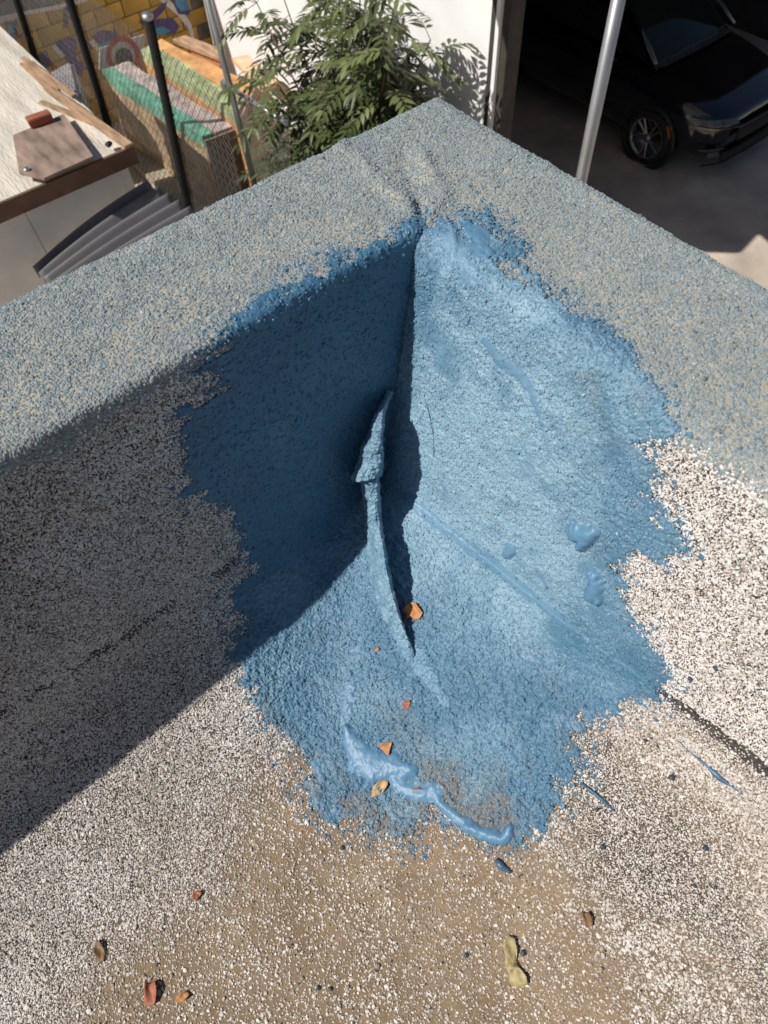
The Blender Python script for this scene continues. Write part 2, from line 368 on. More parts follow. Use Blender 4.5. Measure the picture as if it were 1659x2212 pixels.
# ------------------------------------------------------------------ granules (stuff)
def granule_group(mat, name):
    g = bpy.data.node_groups.new(name, 'GeometryNodeTree')
    g.interface.new_socket('Geometry', in_out='INPUT', socket_type='NodeSocketGeometry')
    g.interface.new_socket('Geometry', in_out='OUTPUT', socket_type='NodeSocketGeometry')
    gi = g.nodes.new('NodeGroupInput'); go = g.nodes.new('NodeGroupOutput')
    ico = g.nodes.new('GeometryNodeMeshIcoSphere'); ico.inputs['Radius'].default_value = 1.0; ico.inputs['Subdivisions'].default_value = 1
    sm = g.nodes.new('GeometryNodeSetMaterial'); sm.inputs['Material'].default_value = mat
    iop = g.nodes.new('GeometryNodeInstanceOnPoints')
    def na(n):
        a = g.nodes.new('GeometryNodeInputNamedAttribute'); a.data_type = 'FLOAT_VECTOR'; a.inputs['Name'].default_value = n; return a.outputs['Attribute']
    e2r = g.nodes.new('FunctionNodeEulerToRotation')
    g.links.new(na('rot'), e2r.inputs[0]); g.links.new(e2r.outputs[0], iop.inputs['Rotation']); g.links.new(na('scl'), iop.inputs['Scale'])
    g.links.new(ico.outputs['Mesh'], sm.inputs['Geometry']); g.links.new(sm.outputs[0], iop.inputs['Instance'])
    g.links.new(gi.outputs[0], iop.inputs['Points']); g.links.new(iop.outputs[0], go.inputs[0])
    return g
GG = {}
def scatter_pts(P, N, dens, cell, over=2.0, extra=()):
    """random points on the grid surface, thinned to one per cell; dens in 0..1 per vertex"""
    a, b, c, d = P[:-1, :-1], P[1:, :-1], P[1:, 1:], P[:-1, 1:]
    A = .5 * np.linalg.norm(np.cross(c - a, d - b), axis=-1)
    D = .25 * (dens[:-1, :-1] + dens[1:, :-1] + dens[1:, 1:] + dens[:-1, 1:])
    W = (A * D).ravel(); n = int(W.sum() / cell ** 2 * over)
    k = RNG.choice(len(W), n, p=W / W.sum()); i, j = np.unravel_index(k, A.shape); u = RNG.random((n, 1)); v = RNG.random((n, 1))
    def bl(G): return (G[i, j]*(1-u)+G[i+1, j]*u)*(1-v) + (G[i, j+1]*(1-u)+G[i+1, j+1]*u)*v
    X = bl(P); key = np.floor(X / cell).astype(np.int64); key = key[:, 0] * 73856093 ^ key[:, 1] * 19349663 ^ key[:, 2] * 83492791
    _, f = np.unique(key, return_index=True)
    return X[f], bl(N)[f], [bl(e[..., None])[f, 0] for e in extra]
def granules(name, X, N, size, flatn, tint, mat, parent=None, label=None, sink=.25, tilt=.45, cat=None):
    n = len(X)
    N = N + RNG.normal(0, tilt, (n, 3)) * .6; N /= np.linalg.norm(N, axis=1, keepdims=True)
    # euler xyz whose z axis is N: rotation about y then z, spin first about z
    th = np.arccos(np.clip(N[:, 2], -1, 1)); ph = np.arctan2(N[:, 1], N[:, 0]); sp = RNG.random(n) * 6.283
    # R = Rz(ph) Ry(th) Rz(sp) -> xyz euler
    cz, sz, cy, sy, cs, ss = np.cos(ph), np.sin(ph), np.cos(th), np.sin(th), np.cos(sp), np.sin(sp)
    r00 = cz*cy*cs - sz*ss; r10 = sz*cy*cs + cz*ss; r20 = -sy*cs; r21 = sy*ss; r22 = cy
    rot = np.stack([np.arctan2(r21, r22), np.arcsin(np.clip(-r20, -1, 1)), np.arctan2(r10, r00)], -1)
    s = size * RNG.lognormal(0, .28, n)
    scl = np.stack([s * RNG.uniform(.85, 1.45, n), s * RNG.uniform(.7, 1.05, n), s * flatn * RNG.uniform(.7, 1.3, n)], -1)
    X = X + N * (scl[:, 2:3] * (1 - 2 * sink))
    me = bpy.data.meshes.new(name); me.vertices.add(n); me.vertices.foreach_set('co', X.astype(np.float32).ravel()); me.update()
    for k, A in (('rot', rot), ('scl', scl)):
        at_ = me.attributes.new(k, 'FLOAT_VECTOR', 'POINT'); at_.data.foreach_set('vector', A.astype(np.float32).ravel())
    at_ = me.attributes.new('tint', 'FLOAT', 'POINT'); at_.data.foreach_set('value', np.asarray(tint, np.float32))
    o = link_mesh(name, me, mat, parent)
    if mat.name not in GG: GG[mat.name] = granule_group(mat, 'granules_' + mat.name)
    md = o.modifiers.new('granules', 'NODES'); md.node_group = GG[mat.name]
    tag(o, label, cat, kind='stuff'); print(name, n)
    return o

sh = P0.shape[:2]
vis = ((Q0[:, 0] > -520) & (Q0[:, 0] < 2180) & (Q0[:, 1] > -200) & (Q0[:, 1] < 2780) & near).astype(float)
e0 = edge_noise(flat, Q0)
sdp = sd0 + e0
thin_n = fbm(flat, 26., 3, 21.)
bare = sstep(.16, .42, thin_n) * .30 * (1 - isfloor * .3)             # spots where granules have come off
dgr = (1 - coat) * (1 - sstep(-6, 10, sdp)) * (1 - bare) * (1 - .92 * groove) * vis * (.93 - .25 * sstep(.1, .5, fbm(flat, 60., 2, 71.)))
dgr *= 1 - dirt * np.where(sdd > -150, .86, .12)
dgr *= 1 - .42 * stain * (.6 + .4 * vnoise(flat, 90., 9.))
dgr = np.maximum(dgr, 0)
X, N, (di, xx) = scatter_pts(P0d, N0, dgr.reshape(sh), .0022, 2.4, [dirt.reshape(sh), flat[:, 0].reshape(sh)])
tint = np.clip(RNG.beta(3.2, 1.6, len(X)), 0, 1); dk = RNG.random(len(X)) < .025
is_l = zL(X[:, 0], X[:, 1]) >= zR(-X[:, 1])
below = sstep(-10, 40, (project(X)[:, 1] - np.interp(project(X)[:, 0], [c[0] for c in CREASE], [c[1] for c in CREASE]))) * (project(X)[:, 0] > 860)
dirtz = sstep(.3, .8, di)
tint = np.clip(tint - .16 * below - .12 * dirtz * (RNG.random(len(X)) < .6) + .22 * fbm(X, 9., 3, 81.) - .10 * (X[:, 0] < .55) * (1 - below), .2, 1); tint[dk] = RNG.random(dk.sum()) * .15
size_ = np.where(dirtz > .5, .00150 + .0007 * (RNG.random(len(X)) < .10), .00142 - .0002 * below)
cl_floor = ~((X[:, 0] < .062) & is_l) & ~((X[:, 1] > -.140) & ~is_l)
for nm, k, par, lb, ct in (('gravel', cl_floor, None, 'white mineral granules scattered over the dirty roof floor', 'gravel'), ('granule_layer', ~cl_floor & is_l, parapet, None, None), ('granule_layer', ~cl_floor & ~is_l, parapet, None, None)):
    granules(nm, X[k], N[k], size_[k], .55, tint[k], M_white, par, lb, sink=.15, tilt=.62, cat=ct)
# coated granules of the coping
mid = np.exp(-((np.maximum(-flat[:, 0], flat[:, 1]) - .10) / .07) ** 2)
dco = coat * (1 - sstep(-4, 10, sdp)) * vis * np.clip(.88 - .34 * mid + .25 * fbm(flat, 14., 3, 91.), .3, 1)
X, N, _ = scatter_pts(P0d, N0, dco.reshape(sh), .0026, 1.8)
tint = np.clip(RNG.beta(2.2, 2.4, len(X)) + .15 * fbm(X, 11., 3), 0, 1)
granules('granule_layer', X, N, .00185, .62, tint, M_coatg, parapet, 'grey blue coated granules of the coping', sink=.5)

# ------------------------------------------------------------------ blue paint patch
P1, N1 = grid(.0017, 1.25, 1.0, far=False)
f1 = P1.reshape(-1, 3); Q1 = project(P1).reshape(-1, 2)
e1 = edge_noise(f1, Q1)
sd1 = sdf(Q1, PATCH) + e1
smooth = np.zeros(len(f1), np.float32); add = np.zeros(len(f1), np.float32)
def stroke(pts, rad, hgt, sm=1.0, pw=.8):
    global smooth, add, sd1
    d, r = seg_dist(Q1, pts, vals=rad); d = d * (1 + .30 * vnoise(f1, 50., 3.)) + 2.6 * vnoise(f1, 150., 7.)
    p = np.clip(1 - (d / r) ** 2, 0, 1); add = np.maximum(add, hgt * p ** pw); smooth = np.maximum(smooth, sm * sstep(0, .25, p))
    sd1 = np.maximum(sd1, np.where(d < r, 12, -99)) if hgt > .003 else sd1
stroke([(1252,1150),(1275,1155),(1262,1176)], [24, 22, 14], .015, 1, .6)
stroke([(1284,1232),(1292,1256),(1288,1278)], [8, 16, 22], .014, 1, .6)
stroke([(1296,1288),(1297,1296)], [11, 9], .011, 1, .6)
stroke([(1108,1186),(1100,1194)], [16, 13], .007, 1, .6)
stroke([(750,1572),(762,1604),(784,1640),(815,1660),(850,1658),(888,1664)], [10, 22, 34, 36, 28, 16], .0080, 1)
stroke([(838,1668),(868,1702),(902,1716),(938,1716)], [14, 18, 22, 20], .0050, 1)
stroke([(935,1702),(952,1735),(985,1766),(1015,1782)], [14, 11, 12, 14], .0055, 1)
stroke([(1010,1785),(1045,1800),(1085,1812),(1100,1800),(1104,1788)], [14, 19, 18, 11, 7], .0085, 1)
stroke([(690,1660),(676,1690),(690,1740)], [18, 20, 12], .0025, .4)
stroke([(888,1078),(960,1140),(1060,1212),(1140,1276),(1220,1342)], [15, 13, 14, 12, 8], .0011, .8)
stroke([(1220,1342),(1300,1400),(1400,1472)], [6, 4, 3], .0006, .5)
stroke([(1052,735),(1085,780),(1128,812),(1150,842),(1172,905)], [8, 13, 12, 8, 6], .0016, .8)
stroke([(1172,905),(1190,985)], [7, 5], .0008, .5)
stroke([(1020,492),(1040,510),(1042,545),(1060,548)], [20, 24, 18, 10], .0022, .95)
stroke([(965,512),(1000,560),(1020,600)], [26, 30, 20], .0012, .55)
stroke([(815,1180),(832,1270),(850,1340),(880,1400),(920,1450),(965,1520)], [12, 15, 16, 20, 18, 10], .0015, .6)
stroke([(760,1480),(745,1560)], [10, 12], .0018, .6)
stroke([(1110,560),(1160,620),(1220,700)], [10, 12, 10], .0010, .3)
fresh = .85 * smooth
blot = sstep(.12, .5, fbm(f1, 20., 3, 31.)); smooth = np.maximum(smooth, .55 * blot)
wall_l = (f1[:, 0] < .062) & (zL(f1[:, 0], f1[:, 1]) >= zR(-f1[:, 1]))       # smoother coat on this wall
smooth = np.maximum(smooth, .6 * wall_l)
rough = (1 - .85 * smooth) * (1 + .5 * sstep(.06, .14, f1[:, 0]) * sstep(-.45, -.52, f1[:, 2]))
grain = np.abs(vnoise(f1, 165., 1.)) * .9 + .8 * vnoise(f1, 250., 12.) + .5 * vnoise(f1, 420., 14.) + 1.1 * vnoise(f1, 105., 16.)
h1 = .0022 * fbm(f1, 22., 3, 3.) + .0010 * fbm(f1, 110., 2, 8.)
for pl, hh, ww in (([(975,498),(984,530),(974,600)], .004, 7), ([(890,495),(905,520),(915,600)], .004, 16)):
    h1 += hh * np.exp(-(seg_dist(Q1, pl) / ww) ** 2)
cr = seg_dist(Q1, CREASE); sidep = np.sign(Q1[:, 1] - np.interp(Q1[:, 0], [c[0] for c in CREASE], [c[1] for c in CREASE]))
h1 += np.where((Q1[:, 0] > 860) & (sidep > 0), .0016 * np.exp(-(cr / 60) ** 2), 0)
h1 += .0034 * sstep(-12, 8, sd1) - .0010 + (.0016) * grain * rough * sstep(-6, 6, sd1) + add
P1d = (f1 + N1.reshape(-1, 3) * h1[:, None]).reshape(P1.shape)
thin = np.clip(sstep(60, 6, seg_dist(Q1, [(720,1750),(800,1760),(880,1770),(960,1690),(1000,1720),(1060,1760)])) * sstep(-.25, .25, fbm(f1, 30., 3, 41.)) * .9
       + sstep(70, 10, seg_dist(Q1, [(860,1560),(930,1640),(980,1700)])) * .35 + .35 * sstep(.15, .5, fbm(f1, 12., 3, 47.)) * (Q1[:, 1] > 800) + .8 * sstep(1600, 1720, Q1[:, 1]) * (Q1[:, 0] < 1150) * sstep(-.15, .3, fbm(f1 * np.array([.5, 1, 1]), 34., 3, 97.)), 0, 1)
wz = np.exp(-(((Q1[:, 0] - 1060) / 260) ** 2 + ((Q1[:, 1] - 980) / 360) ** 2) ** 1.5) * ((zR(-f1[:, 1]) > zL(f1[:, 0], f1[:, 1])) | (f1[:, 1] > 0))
wz = np.maximum(wz, .8 * np.exp(-(((Q1[:, 0] - 985) / 90) ** 2 + ((Q1[:, 1] - 550) / 110) ** 2)))  # pale highlight below the top corner, put into the colour
lit_pale = np.clip((.9 * wz * (1 + .5 * vnoise(f1, 40., 61.)) + (.15 + .32 * sstep(-.25, .4, fbm(f1, 9., 3, 63.))) * (f1[:, 0] > .062)) * (1 - .8 * smooth), 0, 1)  # sunlit wall and floor coloured paler, shaded left wall kept at the dark base
s4 = sd1.reshape(P1.shape[:2]); mx = np.minimum(np.minimum(s4[:-1, :-1], s4[1:, :-1]), np.minimum(s4[:-1, 1:], s4[1:, 1:]))
thin *= 1 - smooth
patch = thing('paint_patch', 'large blue waterproofing paint patch brushed over the inside corner of the parapet', 'paint patch')
grid_mesh('paint_film', P1d, mx > -5, M_paint, patch, dict(thin=thin, smooth=smooth, lit_pale=lit_pale, fresh=fresh))
dbl = (sstep(-10, 8, sd1) * (1 - smooth) * .75) * (add < .001)
s1h = P1.shape[:2]
X, N, (wn,) = scatter_pts(P1d, N1, dbl.reshape(s1h) * .8, .0036, 1.1, [lit_pale.reshape(s1h)])
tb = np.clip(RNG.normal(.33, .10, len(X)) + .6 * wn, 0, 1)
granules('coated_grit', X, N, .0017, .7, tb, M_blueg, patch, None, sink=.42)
near_patch = sdf(Q1, PATCH)
# stray painted granules just outside the ragged edge
ring = sstep(-62, -6, sd1) * (sd1 < -4) * .6 * (near_patch > -60)
X, N, _ = scatter_pts(P1d - 0, N1, ring.reshape(s1h), .0034, 1.2)
granules('coated_grit', X, N, .0018, .7, np.clip(RNG.normal(.33, .15, len(X)), 0, 1), M_blueg, patch, None, sink=.1)

# ------------------------------------------------------------------ pleat of roofing sheet standing out of the corner
def lit(p, eps, h=None):
    """point on the ray of p that lies eps proud of the shadow plane x = .25 * depth"""
    r = rayw(p); t = (.25 * -EYE[2] + eps + .017 - EYE[0]) / (r[0] + .25 * r[2]); return EYE + r * t
def fold(rows, name, mat):
    """rows of 3D points -> one lofted strip, smoothed and roughened"""
    n = len(rows[0]); mb = MB(); mb.add([p for r_ in rows for p in r_], [(i*n+k, i*n+k+1, (i+1)*n+k+1, (i+1)*n+k) for i in range(len(rows)-1) for k in range(n-1)])
    me = mb.mesh(name); bm = bmesh.new(); bm.from_mesh(me); bmesh.ops.recalc_face_normals(bm, faces=bm.faces)
    for _ in range(5): bmesh.ops.subdivide_edges(bm, edges=list(bm.edges), cuts=1, use_grid_fill=True, smooth=.5 if _ < 1 else 0)
    bm.normal_update(); P = np.array([v.co[:] for v in bm.verts]); d = .0030 * vnoise(P, 60., 4.) + .0024 * vnoise(P, 165.) + .0016 * vnoise(P, 330.)
    for v, q in zip(bm.verts, d): v.co += v.normal * float(q)
    bm.to_mesh(me); bm.free(); wa = me.attributes.new('lit_pale', 'FLOAT', 'POINT'); wa.data.foreach_set('value', np.clip(.65 + .4 * vnoise(P, 70., 2.), 0, 1).astype(np.float32)); return link_mesh(name, me, mat, parapet, True)  # fold coloured paler so its lit side reads bright
def deep(p, k): # the surface point under p pushed k along the ray
    r = rayw(p); return surf_hit(p) + r / np.linalg.norm(r) * k
def row_lit(L, Rr, e, wob=0.0):
    a, b = lit((L[0] + wob, L[1]), e - .006), lit(Rr, e + .012); rb = rayw(Rr); rb /= np.linalg.norm(rb)
    return [deep((L[0]-9, L[1]), .004), a, .55*a + .45*b + np.array([.001, -.002, .002]), b, lit((Rr[0]+3, Rr[1]), e + .004), deep((Rr[0]+6, Rr[1]), .02)]
def row_k(L, Rr, k):
    ra, rb = rayw(L), rayw(Rr); ra /= np.linalg.norm(ra); rb /= np.linalg.norm(rb); a = surf_hit(L) - ra * k * .8; b = surf_hit(Rr) - rb * (k * 1.3 + .003)
    return [deep((L[0]-9, L[1]), .004), a, .55*a + .45*b + np.array([.001, -.002, .002]), b, b + rb * .012 + np.array([.001, .002, 0]), deep((Rr[0]+5, Rr[1]), .012)]
fold([row_lit(*r) for r in (((838,846),(844,846),-.055),((820,888),(827,886),-.022),((811,914),(823,910),-.006),((801,945),(822,942),.000,3),((793,972),(821,970),.004,-2),((787,1000),(821,996),.006,3),((780,1022),(820,1016),.007,-1),((774,1041),(818,1030),.007))], 'sheet_fold', M_paint)
fold([row_lit(*r) for r in (((788,1022),(812,1026),.001),((791,1050),(813,1052),.003),((795,1085),(815,1086),.004,2),((796,1120),(819,1120),.005))] +
     [row_k(*r) for r in (((800,1160),(823,1160),.060),((803,1200),(829,1200),.063),((811,1245),(837,1243),.058),((822,1290),(848,1288),.046),((836,1330),(860,1326),.034),((853,1364),(872,1360),.022),((872,1396),(886,1391),.012),((889,1430),(899,1428),-.004))], 'sheet_fold', M_paint)

# ------------------------------------------------------------------ leaves, pebbles, splashes on the roof
def leaf_mat(name, col, vein): 
    m, t, b = new_mat(name); tc = nd(t, 'ShaderNodeTexCoord'); no = nd(t, 'ShaderNodeTexNoise', Scale=140.0, Detail=6.0)
    t.links.new(tc.outputs['Object'], no.inputs['Vector']); t.links.new(ramp(t, no.outputs['Fac'], [(.3, vein), (.6, col)]), b.inputs['Base Color'])
    b.inputs['Roughness'].default_value = .6; return m
LM = dict(orange=leaf_mat('orange_leaf', (.52, .24, .085), (.33, .13, .05)), tan=leaf_mat('tan_leaf', (.55, .36, .18), (.36, .21, .10)), red=leaf_mat('red_leaf', (.36, .12, .06), (.22, .07, .035)),
          brown=leaf_mat('brown_leaf', (.22, .13, .055), (.12, .07, .03)), olive=leaf_mat('olive_leaf', (.40, .33, .16), (.27, .21, .09)))
def leaf(p, pts, size, curl, mat, label, lift=.004, rot=0.0, stem=None):
    """pts: outline in unit coordinates; the blade is curled about its long axis and lies on the surface"""
    c = surf_hit(p); n = surf_n(c[0], c[1]); u = np.cross(n, R @ np.array([0, -1., 0])); u /= np.linalg.norm(u)
    u, v = u * math.cos(rot) + np.cross(n, u) * math.sin(rot), np.cross(n, u) * math.cos(rot) - u * math.sin(rot)
    t = thing('leaf', label, 'leaf', c + n * lift)
    m = len(pts); V = [(0, 0)] + [(.55 * a, .55 * b) for a, b in pts] + list(pts)
    F_ = [(0, 1 + i, 1 + (i+1) % m) for i in range(m)] + [(1+i, 1+m+i, 1+m+(i+1) % m, 1+(i+1) % m) for i in range(m)]
    def P3(a, b):
        q = (u * a + v * b) * size; z = curl * size * (a * a + .35 * a * b) + .16 * size * abs(a) + .075 * size * math.sin(9 * a + 5 * b) + .05 * size * math.sin(13 * b - 4 * a); return q + n * (z + .001)
    mb = MB().add([P3(a, b) for a, b in V], F_); me = mb.mesh('blade'); bm = bmesh.new(); bm.from_mesh(me)
    bmesh.ops.subdivide_edges(bm, edges=list(bm.edges), cuts=1, use_grid_fill=True, smooth=.3); bmesh.ops.recalc_face_normals(bm, faces=bm.faces)
    bmesh.ops.solidify(bm, geom=list(bm.faces), thickness=.0005); bm.to_mesh(me); bm.free()
    link_mesh('blade', me, mat, t, True)
    if stem: MB().tube([P3(*stem[0]), P3(*stem[1])], .0006, 6).build('stem', mat, t)
    return t
LOBED = [(-.5,.35),(-.2,.55),(.1,.5),(.25,.3),(.5,.25),(.45,-.05),(.6,-.3),(.35,-.42),(.2,-.65),(-.1,-.5),(-.35,-.3),(-.42,0)]
OVAL = [(-.25,-.5),(-.32,-.1),(-.28,.25),(-.08,.6),(.1,.55),(.27,.2),(.28,-.2),(.1,-.55),(-.1,-.62)]
FAN = [(0,-.6),(-.35,-.1),(-.6,.3),(-.3,.45),(0,.42),(.3,.5),(.58,.2),(.3,-.2)]
HALF = [(-.3,-.6),(-.45,-.1),(-.3,.5),(.05,.6),(.3,.5),(.32,.1),(.28,-.3),(.3,-.7),(.1,-.5)]
RAG = [(-.5,.6),(-.2,.75),(.12,.7),(.2,.4),(.32,.15),(.28,-.15),(.42,-.45),(.3,-.8),(.02,-.75),(-.1,-.4),(-.05,-.05),(-.2,.2),(-.45,.35)]
leaf((895,1321), LOBED, .034, .5, LM['orange'], 'folded orange leaf at the foot of the shaded corner fold', rot=.5, stem=((.5,.25),(.75,.75)))
leaf((880,1522), FAN, .017, .4, LM['red'], 'small rust red fan shaped leaf flat on the blue paint', rot=1.4)
leaf((812,1528), OVAL, .010, .3, LM['orange'], 'tiny orange leaf scrap on blue paint left of the rust red leaf', rot=1.3)
leaf((838,1614), FAN, .022, .5, LM['orange'], 'bright orange fan shaped leaf just above the smooth paint puddle', rot=-.7)
leaf((821,1702), OVAL, .032, .35, LM['tan'], 'pale tan oval leaf directly under the smooth paint puddle', rot=-.7)
leaf((907,1713), HALF, .020, .4, LM['red'], 'brown leaf half stuck in the lower paint smear', rot=1.5)
leaf((327,2146), HALF, .029, .7, LM['red'], 'curled red brown leaf casting a dark shadow on the dirt', rot=.2)
leaf((395,2153), OVAL, .020, .4, LM['orange'], 'slim orange leaf just right of the curled red brown leaf', rot=-1.0)
leaf((426,1933), FAN, .015, .3, LM['red'], 'small pinkish red leaf where dense gravel thins into dirt', rot=.9)
leaf((218,2056), OVAL, .028, .7, LM['brown'], 'dark brown cupped leaf on gravel near the left edge', rot=.6)
leaf((1112,2076), RAG, .044, .6, LM['olive'], 'crumpled olive tan leaf with a ragged outline on the dirt', lift=.006)
leaf((1270,1984), HALF, .018, 1.2, LM['brown'], 'brown rolled leaf bud on pale gravel', rot=.3)
leaf((817,1402), FAN, .008, .3, LM['orange'], 'tiny orange leaf fragment on blue paint beside the fold', rot=.4)

M_twig = simple('grey_twig', (.16, .14, .12), .8); M_hair = simple('dark_hair', (.02, .02, .02), .5)
def surf_tube(name, pts, r, mat, label, cat, n=6):
    Pp = []
    for p in pts:
        c = surf_hit(p); Pp.append(c + surf_n(c[0], c[1]) * (.0035 + (max(r) if not np.isscalar(r) else r)))
    o = MB().tube(Pp, r, n).build(name, mat, None, True); tag(o, label, cat); return o
surf_tube('twig', [(842,1462),(832,1467),(822,1470)], [.0006, .001, .0014], M_twig, 'short grey twig lying on the blue paint below the corner', 'twig')
surf_tube('straw', [(919,851),(930,890),(938,930),(941,960),(940,986)], .0005, M_hair, 'thin dark curved straw stuck to the sunlit blue wall', 'straw')
surf_tube('twig', [(670,1482),(682,1476)], [.0007, .0011], M_twig, 'tiny pale twig on blue paint by the shadow edge', 'twig')
M_drop = simple('wet_blue_paint', (.05, .12, .19), .4, scale=30.)
M_peb = simple('blue_black_pebble', (.035, .06, .085), .5, scale=60.)
def lump(name, p, r, label, cat, group=None, mat=None, sq=.75):
    r = r * (.74 if name == 'pebble' else 1); c = surf_hit(p); bm = bmesh.new(); bmesh.ops.create_icosphere(bm, subdivisions=2, radius=1)
    A = np.array([v.co[:] for v in bm.verts]); A *= (1 + .3 * vnoise(A, 1.3, random.random() * 40))[:, None]
    for v, q in zip(bm.verts, A): v.co = Vector((q[0] * r * 1.15, q[1] * r, q[2] * r * sq))
    me = bpy.data.meshes.new(name); bm.to_mesh(me); bm.free(); o = link_mesh(name, me, mat or M_peb, None, True)
    o.location = c + surf_n(c[0], c[1]) * (r * .5 + .001); o.rotation_euler = (0, 0, random.random() * 6); return tag(o, label, cat, group)
for p, r, lb in (((740,1832),.0050,'blue black pebble on dirt below the left lobe of the paint patch'), ((1303,1828),.0050,'blue black pebble on pale gravel right of the short paint blob'), ((1525,1831),.0058,'largest blue black pebble on the dark stained gravel'),
                 ((1501,1912),.0042,'small blue black pebble just below the largest one on the dark stained gravel'), ((1549,1441),.0052,'blue black pebble on white wall granules, upper one above the dark lap'), ((1494,1464),.0048,'blue black pebble on white wall granules, lower one nearest the dark lap'),
                 ((1452,1678),.0062,'round blue black pebble left of the long thin paint dribble'), ((1008,2063),.0050,'blue black pebble on dirt to the left of the crumpled olive leaf'), ((1131,2057),.0055,'blue black pebble touching the right side of the crumpled olive leaf'),
                 ((688,2133),.0046,'left pebble of a close dark pair near the bottom edge'), ((714,2136),.0040,'right pebble of a close dark pair near the bottom edge'), ((1546,1915),.0042,'rightmost blue black pebble on the dark stained gravel'),
                 ((1395,1598),.0045,'blue black pebble between the paint patch and the dark lap'), ((1290,1748),.0045,'blue black pebble beside the brush streak at the lower right of the patch')):
    lump('pebble', p, r, lb, 'pebble', 'blue pebbles on the gravel')
def splash(pts, rad, label):
    Pp = [surf_hit(p) for p in pts]; t = thing('paint_splash', label, 'paint splash', Pp[0])
    MB().tube([p + surf_n(p[0], p[1]) * .0035 - Pp[0] for p in Pp], rad, 8).build('paint_film', M_drop, t, True); return t
splash([(1468,1598),(1500,1628),(1530,1652),(1548,1668),(1560,1680),(1575,1690),(1592,1702),(1610,1716)], [.001, .0012, .0022, .0055, .005, .0022, .0015, .0008], 'long thin blue paint dribble on gravel below the dark lap')
splash([(1072,1855),(1080,1866),(1088,1874),(1098,1880),(1104,1884)], [.003, .007, .0055, .0035, .003], 'short blob of blue paint on the dirt below the patch')
splash([(1255,1690),(1275,1706),(1300,1726),(1328,1752)], [.0015, .003, .0026, .0012], 'blue brush streak off the lower right corner of the patch')

# ------------------------------------------------------------------ yard, far below
GZ = -4.82
M_ground = simple('driveway_concrete', (.53, .45, .375), .9, var=.28, scale=1.6, bumpd=.004)
M_bwall = simple('stucco', (.42, .40, .37), .9, bumpd=.004)
mb = MB(); mb.add([(-400, -400, GZ), (400, -400, GZ), (400, 400, GZ), (-400, 400, GZ)], [(0, 1, 2, 3)])
o = mb.build('ground', M_ground); tag(o, kind='structure')
b = thing('building', 'stuccoed building carrying the roof and its parapet', 'building', (0, 0, GZ))
for a_, c_ in (((-.305, -30, -4.82), (-.15, .302, -.42)), ((-.15, .15, -4.82), (30, .302, -.42))):
    mb = MB().box(np.array(a_) - (0, 0, GZ), np.array(c_) - (0, 0, GZ)); mb.build('wall', M_bwall, b)

M_whitew = simple('white_render', (.86, .86, .86), .85, var=.06, scale=3.0, bumpd=.002)
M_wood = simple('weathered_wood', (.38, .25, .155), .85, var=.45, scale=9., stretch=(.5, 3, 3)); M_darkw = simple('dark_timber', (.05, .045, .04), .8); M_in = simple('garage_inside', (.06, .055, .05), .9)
YW, XC, XG = 4.5, -4.22, -10.1
HW = 4.3
g = thing('garage', 'white rendered garage with a wide dark opening, black car inside', 'garage', (XC, YW, GZ))
def gl(a): return np.array(a, float) - (XC, YW, 0)
MB().box(gl((XG, YW, 0)), gl((XC - .10, YW + .2, HW))).build('wall', M_whitew, g)
MB().box(gl((XC - .098, YW - .004, 0)), gl((XC - .035, YW + .204, HW))).build('corner_trim', M_darkw, g)
MB().box(gl((XC - .033, YW - .010, 0)), gl((XC + .012, YW + .19, HW))).build('door_jamb', M_whitew, g)
MB().box(gl((XC + .014, YW + .03, 0)), gl((XC + .10, YW + .21, HW))).build('door_jamb', M_darkw, g)
MB().box(gl((XG + .02, YW + 6.9, 0)), gl((XC, YW + 7.1, HW))).build('wall', M_in, g)
MB().box(gl((XG + .02, YW + .202, 0)), gl((XG + .2, YW + 6.89, HW))).build('back_wall', M_in, g)
MB().box(gl((XG + .2, YW + .202, .004)), gl((XC - .12, YW + .22, HW - .01))).build('lining', M_in, g)
MB().box(gl((XG - .1, YW - .05, HW + .002)), gl((XC + .05, YW + 7.2, HW + .2))).build('roof', M_in, g)
can = [(-4.05, 3.05), (-3.08, 4.04), (-3.16, 4.52), (-2.72, 4.40), (-1.9, 5.24), (-1.9, 9.6), (-4.6, 9.6), (-4.6, 4.55)]  # outline and notch shaped to cast the driveway shade and its lit triangle
MB().prism([gl((x - .35, y - 1.26, 4.52)) for x, y in can], (0, 0, 1), .07).build('added_shade_canopy', M_whitew, g)  # unseen canopy added to shade the driveway, white below to bounce fill

# silver pole standing beyond the parapet
M_galv = simple('galvanised_steel', (.42, .43, .44), .38, .75, var=.12, scale=5.)
pb = at((1255, 390), z=-2.2); pt = at((1340, 0), x=pb[0])
pole = thing('metal_pole', 'tall galvanised steel pole standing in front of the dark garage', 'pole', (pb[0], pb[1], GZ))
MB().tube([(0, 0, 0), (0, 0, 4.6)], .040, 24).build('pole_shaft', M_galv, pole, True)
MB().box((-.1, -.1, 0), (.1, .1, .02)).build('base_plate', M_galv, pole)

